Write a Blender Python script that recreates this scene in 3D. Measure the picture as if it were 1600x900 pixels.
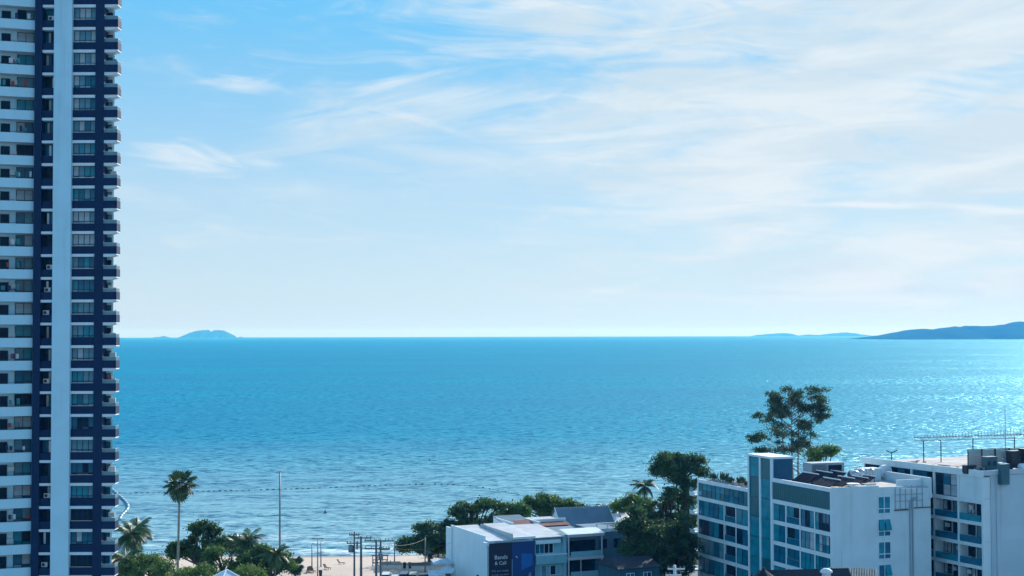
import bpy, math, random
import numpy as np
from mathutils import Vector, Matrix, Euler

for _o in list(bpy.data.objects):
    bpy.data.objects.remove(_o, do_unlink=True)
scene = bpy.context.scene
COL = scene.collection
rad = math.radians

# ------------------------------------------------------------------ camera
CAM_Z = 46.0
F_PX = 2311.0                     # focal length in pixels of the 1600 px wide photograph
cam_data = bpy.data.cameras.new('camera')
cam_data.sensor_width = 36.0
cam_data.lens = 36.0 * F_PX / 1600.0
cam_data.clip_start = 0.5
cam_data.clip_end = 90000.0
cam = bpy.data.objects.new('camera', cam_data)
cam.location = (0, 0, CAM_Z)
cam.rotation_euler = (rad(90 + 1.822), rad(0.14), 0)
COL.objects.link(cam)
scene.camera = cam
_R = Euler(cam.rotation_euler, 'XYZ').to_matrix()


def P(px, py, Y):
    """world point seen at photograph pixel (px, py) at distance Y in front of the camera"""
    d = _R @ Vector((px - 800.0, 450.0 - py, -F_PX))
    return Vector((d.x / d.y * Y, Y, CAM_Z + d.z / d.y * Y))


# ------------------------------------------------------------------ light
SUN_EL, SUN_AZ = 27.0, 31.5       # azimuth clockwise from the viewing direction
_se, _sa = rad(SUN_EL), rad(SUN_AZ)
SUN_DIR = Vector((math.sin(_sa) * math.cos(_se), math.cos(_sa) * math.cos(_se), math.sin(_se)))
sun_data = bpy.data.lights.new('sun', 'SUN')
sun_data.energy = 4.9
sun_data.angle = rad(0.53)
sun_data.color = (1.0, 0.97, 0.93)
sun = bpy.data.objects.new('sun', sun_data)
sun.rotation_euler = SUN_DIR.to_track_quat('Z', 'Y').to_euler()
COL.objects.link(sun)

world = bpy.data.worlds.new('World')
scene.world = world
world.use_nodes = True
wt = world.node_tree
wn, wl = wt.nodes, wt.links
wn.clear()


def N(tree, kind, **kw):
    n = tree.nodes.new(kind)
    for k, v in kw.items():
        setattr(n, k, v)
    return n


def L(tree, a, b):
    tree.links.new(a, b)


def math_n(tree, op, a, b=None, c=None, clamp=False):
    n = tree.nodes.new('ShaderNodeMath')
    n.operation = op
    n.use_clamp = clamp
    for i, v in enumerate((a, b, c)):
        if v is None:
            continue
        if isinstance(v, (int, float)):
            n.inputs[i].default_value = v
        else:
            tree.links.new(v, n.inputs[i])
    return n.outputs[0]


def smooth(tree, v, lo, hi, to0=0.0, to1=1.0):
    n = tree.nodes.new('ShaderNodeMapRange')
    n.interpolation_type = 'SMOOTHSTEP'
    n.inputs[1].default_value = lo
    n.inputs[2].default_value = hi
    n.inputs[3].default_value = to0
    n.inputs[4].default_value = to1
    tree.links.new(v, n.inputs[0])
    return n.outputs[0]


def mixc(tree, fac, a, b, blend='MIX'):
    n = tree.nodes.new('ShaderNodeMix')
    n.data_type = 'RGBA'
    n.blend_type = blend
    for sock, v in ((n.inputs[0], fac), (n.inputs[6], a), (n.inputs[7], b)):
        if isinstance(v, (int, float)):
            sock.default_value = v
        elif isinstance(v, tuple):
            sock.default_value = (*v[:3], 1)
        else:
            tree.links.new(v, sock)
    return n.outputs[2]


sky = N(wt, 'ShaderNodeTexSky', sky_type='NISHITA', sun_disc=False)
sky.sun_elevation = _se
sky.sun_rotation = _sa
sky.altitude = 0
sky.air_density = 1.0
sky.dust_density = 0.3
sky.ozone_density = 3.0
tc = N(wt, 'ShaderNodeTexCoord')
sep = N(wt, 'ShaderNodeSeparateXYZ')
L(wt, tc.outputs['Generated'], sep.inputs[0])
az = math_n(wt, 'ARCTAN2', sep.outputs[0], sep.outputs[1])
el = math_n(wt, 'ARCSINE', sep.outputs[2])
# colour of the air: the photograph's sky leans to cyan
tint = mixc(wt, 1.0, sky.outputs[0], (0.82, 1.25, 1.36), 'MULTIPLY')
# humid air: pale over the horizon, clearing to blue overhead, all the way round
humid_col = mixc(wt, smooth(wt, el, 0.0, 0.275), (3.2, 3.86, 4.5), (0.462, 2.69, 4.75))
base_sky = mixc(wt, smooth(wt, el, 0.16, 0.62, 0.92, 0.0), tint, humid_col)


def streaks(sx, sy, rot, seed, detail=7.0, rough=0.62, dist=0.0):
    cmb = N(wt, 'ShaderNodeCombineXYZ')
    a2 = math_n(wt, 'ADD', math_n(wt, 'MULTIPLY', az, math.cos(rot)), math_n(wt, 'MULTIPLY', el, math.sin(rot)))
    e2 = math_n(wt, 'SUBTRACT', math_n(wt, 'MULTIPLY', el, math.cos(rot)), math_n(wt, 'MULTIPLY', az, math.sin(rot)))
    L(wt, math_n(wt, 'MULTIPLY', a2, sx), cmb.inputs[0])
    L(wt, math_n(wt, 'MULTIPLY', e2, sy), cmb.inputs[1])
    cmb.inputs[2].default_value = seed
    n = N(wt, 'ShaderNodeTexNoise')
    n.inputs['Scale'].default_value = 1.0
    n.inputs['Detail'].default_value = detail
    n.inputs['Roughness'].default_value = rough
    n.inputs['Distortion'].default_value = dist
    L(wt, cmb.outputs[0], n.inputs['Vector'])
    return n.outputs['Fac']


# cirrus veil, thickest towards the sun
big = streaks(5.0, 15.0, rad(6), 3.7, 3.0, 0.5, 0.4)
fine = streaks(11.0, 62.0, rad(-4), 9.2, 6.0, 0.6, 0.9)
s1 = math_n(wt, 'MULTIPLY', sep.outputs[0], SUN_DIR.x)
s2 = math_n(wt, 'MULTIPLY', sep.outputs[1], SUN_DIR.y)
s3 = math_n(wt, 'MULTIPLY', sep.outputs[2], SUN_DIR.z)
sunward = math_n(wt, 'ADD', math_n(wt, 'ADD', s1, s2), s3)
cover = smooth(wt, sunward, 0.72, 0.93, -0.36, 0.34)
dens = math_n(wt, 'ADD', math_n(wt, 'ADD', math_n(wt, 'MULTIPLY', big, 1.25), math_n(wt, 'MULTIPLY', fine, 1.35)), cover)
veil = smooth(wt, dens, 0.98, 1.72, 0.0, 0.9)


def wisp(a0, e0, wa, we, rot, seed, amount, sx=16.0, sy=70.0):
    """a single streak of cloud at azimuth a0, elevation e0 (degrees)"""
    da = math_n(wt, 'SUBTRACT', az, rad(a0))
    de = math_n(wt, 'SUBTRACT', el, rad(e0))
    a2 = math_n(wt, 'ADD', math_n(wt, 'MULTIPLY', da, math.cos(rot)), math_n(wt, 'MULTIPLY', de, math.sin(rot)))
    e2 = math_n(wt, 'SUBTRACT', math_n(wt, 'MULTIPLY', de, math.cos(rot)), math_n(wt, 'MULTIPLY', da, math.sin(rot)))
    q = math_n(wt, 'ADD', math_n(wt, 'POWER', math_n(wt, 'ABSOLUTE', math_n(wt, 'DIVIDE', a2, rad(wa))), 2.0),
               math_n(wt, 'POWER', math_n(wt, 'ABSOLUTE', math_n(wt, 'DIVIDE', e2, rad(we))), 2.0))
    g = math_n(wt, 'EXPONENT', math_n(wt, 'MULTIPLY', q, -1.0))
    n = streaks(sx, sy, rot, seed, 3.5, 0.6, 0.8)
    return math_n(wt, 'MULTIPLY', smooth(wt, math_n(wt, 'ADD', math_n(wt, 'MULTIPLY', g, 0.55), n), 0.60, 1.25), amount)


cl = veil
for w in ((-3.0, 8.7, 7.0, 1.5, rad(7), 3.3, 0.95, 9.0, 52.0), (4.0, 8.0, 8.0, 2.6, rad(6), 6.6, 0.85, 8.0, 46.0), (2.0, 6.6, 9.0, 1.2, rad(-3), 9.9, 0.7, 10.0, 60.0),
          (-7.0, 5.3, 6.0, 0.8, rad(-2), 8.4, 0.4), (-14.5, 5.4, 2.2, 0.5, rad(-8), 2.2, 0.5), (6.0, 4.5, 6.0, 0.55, rad(2), 7.7, 0.6)):
    cl = math_n(wt, 'MAXIMUM', cl, wisp(*w))
above = smooth(wt, el, 0.0, 0.03)
cloud_col = mixc(wt, smooth(wt, streaks(7.0, 42.0, rad(4), 13.1, 5.0, 0.6, 0.8), 0.36, 0.66), (3.75, 4.4, 4.8), (4.6, 4.98, 5.15))
with_veil = mixc(wt, math_n(wt, 'MULTIPLY', cl, above), base_sky, cloud_col)
# brighter, denser streaks in front of the veil
br = None
for w in ((-10.6, 9.45, 1.9, 0.36, rad(-3), 1.3, 0.75, 20.0, 90.0), (-12.4, 6.75, 2.4, 0.62, rad(-10), 5.1, 0.8, 18.0, 80.0), (-9.6, 6.6, 1.0, 0.3, rad(-4), 5.9, 0.5, 18.0, 80.0),
          (13.0, 4.88, 3.4, 0.16, rad(-2), 4.4, 1.0, 22.0, 110.0), (2.5, 7.6, 2.2, 0.2, rad(3), 8.8, 0.6, 20.0, 100.0), (-3.6, 8.3, 2.0, 0.22, rad(-14), 7.1, 0.6, 20.0, 100.0), (-4.8, 9.6, 2.0, 0.3, rad(16), 3.9, 0.6, 20.0, 100.0), (9.0, 6.5, 3.0, 0.22, rad(-3), 1.9, 0.6, 20.0, 100.0), (17.5, 4.62, 3.0, 0.2, rad(-6), 4.9, 1.0, 22.0, 110.0), (8.5, 4.75, 4.0, 0.3, rad(1), 2.8, 0.6, 16.0, 90.0)):
    q = wisp(*w)
    br = q if br is None else math_n(wt, 'MAXIMUM', br, q)
with_cloud = mixc(wt, math_n(wt, 'MULTIPLY', br, above), with_veil, (4.66, 5.04, 5.29))
bg = N(wt, 'ShaderNodeBackground')
bg.inputs['Strength'].default_value = 0.15
L(wt, with_cloud, bg.inputs['Color'])
wo = N(wt, 'ShaderNodeOutputWorld')
L(wt, bg.outputs[0], wo.inputs['Surface'])

scene.view_settings.view_transform = 'Standard'
scene.view_settings.look = 'None'
scene.view_settings.gamma = 1.0
scene.view_settings.use_curve_mapping = False
scene.view_settings.exposure = 0.25
world.cycles.sampling_method = 'MANUAL'
world.cycles.sample_map_resolution = 256
scene.cycles.use_denoising = True
scene.cycles.max_bounces = 5
scene.cycles.diffuse_bounces = 2
scene.cycles.glossy_bounces = 3
scene.cycles.transmission_bounces = 3
scene.cycles.transparent_max_bounces = 6
scene.cycles.volume_bounces = 0
scene.cycles.sample_clamp_indirect = 4.0
scene.cycles.caustics_reflective = False
scene.cycles.caustics_refractive = False


# ------------------------------------------------------------------ materials
def srgb(r, g, b):
    f = lambda c: (c / 255.0 / 12.92) if c / 255.0 <= 0.04045 else ((c / 255.0 + 0.055) / 1.055) ** 2.4
    return (f(r), f(g), f(b))


MATS = {}


def mat(name, col, rough=0.7, metal=0.0, vary=0.12, scale=0.6, bump=0.0, bscale=8.0, streak=0.0, spec=0.5, emit=None, transl=0.0, col2=None):
    """painted / plastered surface: base colour with blotches, rain streaks and fine relief"""
    m = bpy.data.materials.new(name)
    m.use_nodes = True
    t = m.node_tree
    b = t.nodes['Principled BSDF']
    b.inputs['Roughness'].default_value = rough
    b.inputs['Metallic'].default_value = metal
    b.inputs['Specular IOR Level'].default_value = spec
    tc_ = N(t, 'ShaderNodeTexCoord')
    n = N(t, 'ShaderNodeTexNoise')
    n.inputs['Scale'].default_value = scale
    n.inputs['Detail'].default_value = 6
    L(t, tc_.outputs['Object'], n.inputs['Vector'])
    f = smooth(t, n.outputs['Fac'], 0.25, 0.75, 1 - vary, 1 + vary)
    if streak > 0:
        mp = N(t, 'ShaderNodeMapping')
        mp.inputs['Scale'].default_value = (0.9, 0.9, 0.035)
        L(t, tc_.outputs['Object'], mp.inputs[0])
        n2 = N(t, 'ShaderNodeTexNoise')
        n2.inputs['Scale'].default_value = 1.0
        n2.inputs['Detail'].default_value = 8
        n2.inputs['Roughness'].default_value = 0.65
        L(t, mp.outputs[0], n2.inputs['Vector'])
        f = math_n(t, 'MULTIPLY', f, smooth(t, n2.outputs['Fac'], 0.5, 0.8, 1.0, 1 - streak))
    cmb = N(t, 'ShaderNodeCombineColor')
    for i in range(3):
        L(t, f, cmb.inputs[i])
    base_ = tuple(col)
    if col2:
        n4 = N(t, 'ShaderNodeTexNoise')
        n4.inputs['Scale'].default_value = 0.45
        n4.inputs['Detail'].default_value = 5
        L(t, tc_.outputs['Object'], n4.inputs['Vector'])
        base_ = mixc(t, smooth(t, n4.outputs['Fac'], 0.38, 0.62), tuple(col), tuple(col2))
    c = mixc(t, 1.0, base_, cmb.outputs[0], 'MULTIPLY')
    L(t, c, b.inputs['Base Color'])
    if bump > 0:
        n3 = N(t, 'ShaderNodeTexNoise')
        n3.inputs['Scale'].default_value = bscale
        n3.inputs['Detail'].default_value = 4
        L(t, tc_.outputs['Object'], n3.inputs['Vector'])
        bp = N(t, 'ShaderNodeBump')
        bp.inputs['Strength'].default_value = bump
        bp.inputs['Distance'].default_value = 0.05
        L(t, n3.outputs['Fac'], bp.inputs['Height'])
        L(t, bp.outputs[0], b.inputs['Normal'])
    if emit:
        b.inputs['Emission Color'].default_value = (*emit, 1)
        b.inputs['Emission Strength'].default_value = 1
    if transl > 0:
        tr = N(t, 'ShaderNodeBsdfTranslucent')
        tl = mixc(t, 1.0, c, (1.5, 1.7, 0.6), 'MULTIPLY')
        L(t, tl, tr.inputs['Color'])
        mx = N(t, 'ShaderNodeMixShader')
        mx.inputs[0].default_value = transl
        L(t, b.outputs[0], mx.inputs[1])
        L(t, tr.outputs[0], mx.inputs[2])
        L(t, mx.outputs[0], t.nodes['Material Output'].inputs['Surface'])
    MATS[name] = m
    return m


# ------------------------------------------------------------------ mesh helpers
class MB:
    def __init__(s):
        s.v, s.f = [], []

    def add(s, vs, fs):
        o = len(s.v)
        s.v += [tuple(p) for p in vs]
        s.f += [tuple(i + o for i in q) for q in fs]
        return s

    def box(s, x0, x1, y0, y1, z0, z1):
        return s.add([(x0, y0, z0), (x1, y0, z0), (x1, y1, z0), (x0, y1, z0), (x0, y0, z1), (x1, y0, z1), (x1, y1, z1), (x0, y1, z1)],
                     [(0, 3, 2, 1), (4, 5, 6, 7), (0, 1, 5, 4), (1, 2, 6, 5), (2, 3, 7, 6), (3, 0, 4, 7)])

    def cbox(s, cx, cy, cz, sx, sy, sz):
        return s.box(cx - sx / 2, cx + sx / 2, cy - sy / 2, cy + sy / 2, cz - sz / 2, cz + sz / 2)

    def prism(s, poly, z0, z1):
        """plan polygon (counter-clockwise) extruded from z0 to z1"""
        n = len(poly)
        vs = [(x, y, z0) for x, y in poly] + [(x, y, z1) for x, y in poly]
        fs = [tuple(range(n - 1, -1, -1)), tuple(range(n, 2 * n))]
        fs += [(i, (i + 1) % n, n + (i + 1) % n, n + i) for i in range(n)]
        return s.add(vs, fs)

    def tube(s, pts, r, n=6, caps=True):
        """round bar through points; r a number or one per point"""
        pts = [Vector(p) for p in pts]
        rs = r if isinstance(r, (list, tuple)) else [r] * len(pts)
        vs, fs = [], []
        for i, p in enumerate(pts):
            d = (pts[min(i + 1, len(pts) - 1)] - pts[max(i - 1, 0)]).normalized()
            up = Vector((0, 0, 1)) if abs(d.z) < 0.9 else Vector((1, 0, 0))
            a = d.cross(up).normalized()
            b = d.cross(a)
            for k in range(n):
                t = 2 * math.pi * k / n
                vs.append(p + (a * math.cos(t) + b * math.sin(t)) * rs[i])
        for i in range(len(pts) - 1):
            for k in range(n):
                k2 = (k + 1) % n
                fs.append((i * n + k, i * n + k2, (i + 1) * n + k2, (i + 1) * n + k))
        if caps:
            fs.append(tuple(range(n - 1, -1, -1)))
            e = (len(pts) - 1) * n
            fs.append(tuple(range(e, e + n)))
        return s.add(vs, fs)

    def lathe(s, prof, n=12, c=(0, 0)):
        """profile [(r, z)] turned about the vertical through c"""
        vs = [(c[0] + r * math.cos(2 * math.pi * k / n), c[1] + r * math.sin(2 * math.pi * k / n), z) for r, z in prof for k in range(n)]
        fs = []
        for i in range(len(prof) - 1):
            for k in range(n):
                k2 = (k + 1) % n
                fs.append((i * n + k, i * n + k2, (i + 1) * n + k2, (i + 1) * n + k))
        fs.append(tuple(range(n - 1, -1, -1)))
        e = (len(prof) - 1) * n
        fs.append(tuple(range(e, e + n)))
        return s.add(vs, fs)

    def mesh(s, name):
        me = bpy.data.meshes.new(name)
        me.from_pydata(s.v, [], s.f)
        me.update()
        return me

    def build(s, name, m, parent=None, smooth_=False):
        me = s.mesh(name)
        me.materials.append(m)
        if smooth_:
            me.polygons.foreach_set('use_smooth', [True] * len(me.polygons))
        return link(name, me, parent)


def link(name, me, parent=None, loc=None, rz=None):
    o = bpy.data.objects.new(name, me)
    COL.objects.link(o)
    if parent is not None:
        o.parent = parent
    if loc is not None:
        o.location = loc
    if rz is not None:
        o.rotation_euler = (0, 0, rz)
    return o


def empty(name, loc=(0, 0, 0), rz=0.0):
    o = bpy.data.objects.new(name, None)
    o.empty_display_size = 0.5
    o.location = loc
    o.rotation_euler = (0, 0, rz)
    COL.objects.link(o)
    return o


def tag(o, label=None, cat=None, group=None, kind=None):
    for k, v in (('label', label), ('category', cat), ('group', group), ('kind', kind)):
        if v:
            o[k] = v
    return o


def copy_tree(o, parent=None):
    c = o.copy()
    COL.objects.link(c)
    if parent is not None:
        c.parent = parent
    for ch in list(o.children):
        copy_tree(ch, c)
    return c


# ------------------------------------------------------------------ the setting: land, sea, islands
LAND = 2.0


def shore_y(x):
    """distance of the waterline from the camera line, by x"""
    return 314 + 4 * math.tanh((x + 20) / 30) + 66 * (1 / (1 + math.exp(-max(-200.0, min(200.0, (x - 24) / 7))))) + 2 * math.sin(x / 17.0)


def land_z(x, y):
    d = shore_y(x) - y
    return max(-5.0, min(LAND, d * 0.075 + 0.0))


def ground_material():
    m = bpy.data.materials.new('ground_surface')
    m.use_nodes = True
    t = m.node_tree
    b = t.nodes['Principled BSDF']
    b.inputs['Roughness'].default_value = 0.95
    tc_ = N(t, 'ShaderNodeTexCoord')
    n = N(t, 'ShaderNodeTexNoise')
    n.inputs['Scale'].default_value = 0.35
    n.inputs['Detail'].default_value = 9
    L(t, tc_.outputs['Object'], n.inputs['Vector'])
    n2 = N(t, 'ShaderNodeTexNoise')
    n2.inputs['Scale'].default_value = 2.5
    n2.inputs['Detail'].default_value = 6
    L(t, tc_.outputs['Object'], n2.inputs['Vector'])
    sand = mixc(t, n.outputs['Fac'], (0.56, 0.44, 0.34), (0.70, 0.58, 0.47))
    sand = mixc(t, smooth(t, n2.outputs['Fac'], 0.5, 0.72, 0, 0.5), sand, (0.40, 0.30, 0.22))
    sp = N(t, 'ShaderNodeSeparateXYZ')
    L(t, tc_.outputs['Object'], sp.inputs[0])
    town = mixc(t, n.outputs['Fac'], (0.14, 0.18, 0.20), (0.29, 0.34, 0.36))
    sand = mixc(t, smooth(t, math_n(t, 'SUBTRACT', sp.outputs[1], smooth(t, sp.outputs[0], 2, 16, 0.0, 72.0)), 262, 266, 1.0, 0.0), sand, town)
    wet = smooth(t, sp.outputs[2], 0.05, 0.45, 1.0, 0.0)
    L(t, mixc(t, wet, sand, (0.25, 0.21, 0.17)), b.inputs['Base Color'])
    L(t, smooth(t, sp.outputs[2], 0.05, 0.4, 0.3, 0.95), b.inputs['Roughness'])
    bp = N(t, 'ShaderNodeBump')
    bp.inputs['Strength'].default_value = 0.6
    bp.inputs['Distance'].default_value = 0.1
    L(t, n2.outputs['Fac'], bp.inputs['Height'])
    L(t, bp.outputs[0], b.inputs['Normal'])
    return m


xs = np.concatenate([[-60000, -8000, -1500, -500], np.arange(-300, 301, 6.0), [500, 1500, 8000, 60000]])
ys = np.concatenate([[-9000, -1500, -300, 0, 100, 200], np.arange(240, 460, 2.5), [480, 520, 700]])
gv = [(float(x), float(y), land_z(float(x), float(y)) if y < 690 else -5.0) for y in ys for x in xs]
nx = len(xs)
gf = [(j * nx + i, j * nx + i + 1, (j + 1) * nx + i + 1, (j + 1) * nx + i) for j in range(len(ys) - 1) for i in range(nx - 1)]
g = MB().add(gv, gf).build('ground', ground_material(), smooth_=True)
tag(g, 'pale sandy ground and beach in front of the sea', kind='structure')


def sea_material():
    m = bpy.data.materials.new('sea_water')
    m.use_nodes = True
    t = m.node_tree
    t.nodes.remove(t.nodes['Principled BSDF'])
    ge = N(t, 'ShaderNodeNewGeometry')
    sp = N(t, 'ShaderNodeSeparateXYZ')
    L(t, ge.outputs['Position'], sp.inputs[0])
    dist = sp.outputs[1]

    def noise(sx, sy, detail, seed, rough=0.6):
        mp = N(t, 'ShaderNodeMapping')
        mp.inputs['Scale'].default_value = (sx, sy, 1)
        mp.inputs['Rotation'].default_value = (0, 0, rad(5))
        mp.inputs['Location'].default_value = (seed, seed * 1.7, seed)
        L(t, ge.outputs['Position'], mp.inputs[0])
        n = N(t, 'ShaderNodeTexNoise')
        n.inputs['Scale'].default_value = 1.0
        n.inputs['Detail'].default_value = detail
        n.inputs['Roughness'].default_value = rough
        L(t, mp.outputs[0], n.inputs['Vector'])
        return n

    def slope(n, amp):
        v = N(t, 'ShaderNodeVectorMath', operation='SUBTRACT')
        L(t, n.outputs['Color'], v.inputs[0])
        v.inputs[1].default_value = (0.5, 0.5, 0.5)
        w = N(t, 'ShaderNodeVectorMath', operation='SCALE')
        L(t, v.outputs[0], w.inputs[0])
        if isinstance(amp, (int, float)):
            w.inputs['Scale'].default_value = amp
        else:
            L(t, amp, w.inputs['Scale'])
        return w.outputs[0]

    # open-water chop, plus longer crests running along the beach close in, plus broad gusts
    chop = noise(0.25, 0.38, 5, 3.0, 0.74)
    fine = noise(0.8, 1.5, 4, 11.0)
    swell = noise(0.035, 0.16, 3, 7.0, 0.5)
    gust = noise(0.0016, 0.004, 4, 21.0)
    gs = smooth(t, gust.outputs['Fac'], 0.35, 0.65, 0.65, 1.3)
    near = smooth(t, dist, 330, 800, 1.0, 0.15)
    sum1 = N(t, 'ShaderNodeVectorMath', operation='ADD')
    L(t, slope(chop, math_n(t, 'MULTIPLY', gs, 3.0)), sum1.inputs[0])
    L(t, slope(fine, math_n(t, 'MULTIPLY', gs, 0.9)), sum1.inputs[1])
    sum2 = N(t, 'ShaderNodeVectorMath', operation='ADD')
    L(t, sum1.outputs[0], sum2.inputs[0])
    L(t, slope(swell, math_n(t, 'MULTIPLY', near, 0.95)), sum2.inputs[1])
    flat = N(t, 'ShaderNodeVectorMath', operation='MULTIPLY')
    L(t, sum2.outputs[0], flat.inputs[0])
    flat.inputs[1].default_value = (1, 1, 0)
    up = N(t, 'ShaderNodeVectorMath', operation='ADD')
    L(t, flat.outputs[0], up.inputs[0])
    up.inputs[1].default_value = (0, 0, 1)
    nrm = N(t, 'ShaderNodeVectorMath', operation='NORMALIZE')
    L(t, up.outputs[0], nrm.inputs[0])
    # deep water blue, greener and milkier over the sand close to the beach
    deep = mixc(t, smooth(t, gust.outputs['Fac'], 0.3, 0.7), (0.0, 0.185, 0.315), (0.0, 0.25, 0.375))
    shal = smooth(t, dist, 312, 720, 1.0, 0.0)
    body = N(t, 'ShaderNodeBsdfDiffuse')
    water = mixc(t, math_n(t, 'MULTIPLY', shal, 0.9), deep, (0.23, 0.39, 0.43))
    # broken foam where small waves run out on the sand, odd whitecaps farther out
    wash = math_n(t, 'MULTIPLY', smooth(t, swell.outputs['Fac'], 0.50, 0.60), smooth(t, dist, 316, 362, 0.85, 0.0))
    caps = math_n(t, 'MULTIPLY', smooth(t, chop.outputs['Fac'], 0.635, 0.70), 0.55)
    L(t, mixc(t, math_n(t, 'MAXIMUM', wash, caps), water, (0.62, 0.70, 0.72)), body.inputs['Color'])
    L(t, nrm.outputs[0], body.inputs['Normal'])
    lob = []
    for rough_ in (0.42, 0.2):
        gl = N(t, 'ShaderNodeBsdfGlossy')
        gl.inputs['Roughness'].default_value = rough_
        gl.inputs['Color'].default_value = (0.46, 0.84, 0.95, 1)
        L(t, nrm.outputs[0], gl.inputs['Normal'])
        lob.append(gl)
    gmix = N(t, 'ShaderNodeMixShader')
    gmix.inputs[0].default_value = 0.32
    L(t, lob[0].outputs[0], gmix.inputs[1])
    L(t, lob[1].outputs[0], gmix.inputs[2])
    fr = N(t, 'ShaderNodeFresnel')
    fr.inputs['IOR'].default_value = 1.33
    L(t, nrm.outputs[0], fr.inputs['Normal'])
    mx = N(t, 'ShaderNodeMixShader')
    L(t, math_n(t, 'MINIMUM', math_n(t, 'MULTIPLY', fr.outputs[0], 0.65), 0.20), mx.inputs[0])
    L(t, body.outputs[0], mx.inputs[1])
    L(t, gmix.outputs[0], mx.inputs[2])
    L(t, mx.outputs[0], t.nodes['Material Output'].inputs['Surface'])
    return m


# one sheet of water, its horizon 40 km out
sxs = [-60000, -20000, -6000, -2000, -600, 0, 600, 2000, 6000, 20000, 60000]
sys_ = [240, 320, 420, 600, 1000, 2000, 5000, 12000, 25000, 40000]
sv = [(x, y, 0.0) for y in sys_ for x in sxs]
n_ = len(sxs)
sf = [(j * n_ + i, j * n_ + i + 1, (j + 1) * n_ + i + 1, (j + 1) * n_ + i) for j in range(len(sys_) - 1) for i in range(n_ - 1)]
sea = MB().add(sv, sf).build('sea', sea_material())
tag(sea, 'blue rippled sea reaching to the horizon', kind='structure')

island_mat = mat('island_forest', (0.02, 0.045, 0.03), 1.0, vary=0.3, scale=0.004, spec=0.0)


def island(name, label, profile, dist, depth, seed):
    """hilly island: profile [(px, py)] of its skyline in the photograph at its real distance"""
    rng = random.Random(seed)
    pts = [P(x, y, dist) for x, y in profile]
    x0, x1 = pts[0].x, pts[-1].x
    nxs, nys = 90, 14
    vs, fs = [], []
    ph = [rng.uniform(0, 6.28) for _ in range(8)]
    for j in range(nys + 1):
        v = j / nys * 2 - 1
        for i in range(nxs + 1):
            x = x0 + (x1 - x0) * i / nxs
            k = max(q for q in range(len(pts) - 1) if pts[q].x <= x + 1e-6)
            a, b_ = pts[k], pts[k + 1]
            f = (x - a.x) / max(1e-6, b_.x - a.x)
            f = f * f * (3 - 2 * f) * 0.5 + f * 0.5
            h = max(0.0, a.z + (b_.z - a.z) * f)
            w = max(0.0, 1 - v * v) ** 0.8
            wob = 1 + 0.06 * math.sin(i * 0.9 + ph[0] + v * 3) + 0.04 * math.sin(i * 2.3 + ph[1]) * (1 if abs(v) < 0.2 else 1.3)
            vs.append((x, dist + v * depth * (0.9 + 0.1 * math.sin(i * 0.5 + ph[2])), h * w * (wob if abs(v) > 0.01 else 1 + 0.02 * math.sin(i * 1.7 + ph[3]) + 0.015 * math.sin(i * 3.1)) - 2.0))
    q = nxs + 1
    for j in range(nys):
        for i in range(nxs):
            fs.append((j * q + i, j * q + i + 1, (j + 1) * q + i + 1, (j + 1) * q + i))
    o = MB().add(vs, fs).build(name, island_mat, smooth_=True)
    tag(o, label, kind='structure')
    return o


island('island', 'hazy twin humped island on the horizon beside the tower',
       [(286, 529), (290, 525), (298, 520), (310, 516.8), (322, 515.6), (330, 518.8), (338, 516), (348, 516.4), (356, 520), (362, 525), (365, 529)], 34000, 900, 1)
island('islet', 'low islet left of the twin humped island',
       [(240, 528.4), (244, 526.2), (249, 527.2), (255, 524.8), (262, 526.6), (267, 528.4)], 34500, 300, 2)
island('islet', 'tiny rock right of the twin humped island', [(372, 528.5), (376, 525.6), (381, 528.5)], 34500, 150, 3)
island('island', 'faint low island chain on the horizon',
       [(1172, 526.5), (1185, 523.2), (1205, 521.5), (1225, 520.2), (1236, 521.6), (1243, 524.4), (1252, 523.8), (1264, 522.6), (1280, 523.4), (1300, 521.0), (1318, 519.4), (1330, 520.2), (1345, 522.4), (1362, 526.0)], 36000, 900, 4)
island('island', 'large wooded island rising at the right edge of the horizon',
       [(1358, 531.5), (1366, 526.8), (1385, 524.8), (1405, 520.6), (1424, 515.8), (1440, 513.4), (1450, 513.9), (1460, 514.6), (1475, 512.6), (1500, 510.2), (1520, 509.2), (1545, 510.4), (1575, 507.6), (1600, 503.6), (1650, 497), (1720, 494), (1800, 505), (1850, 531.5)], 13500, 1300, 5)

# humid sea air
hz = bpy.data.materials.new('sea_air')
hz.use_nodes = True
ht = hz.node_tree
ht.nodes.clear()
pv = N(ht, 'ShaderNodeVolumePrincipled')
pv.inputs['Color'].default_value = (0.06, 0.38, 0.95, 1)
pv.inputs['Absorption Color'].default_value = (1, 1, 1, 1)
pv.inputs['Density'].default_value = 6.7e-5
pv.inputs['Anisotropy'].default_value = 0.22
ho = N(ht, 'ShaderNodeOutputMaterial')
L(ht, pv.outputs[0], ho.inputs['Volume'])
haze = MB().box(-60100, 60100, -9100, 60100, -7.0, 260).build('haze', hz)
tag(haze, 'thin humid sea haze', kind='stuff')
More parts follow.
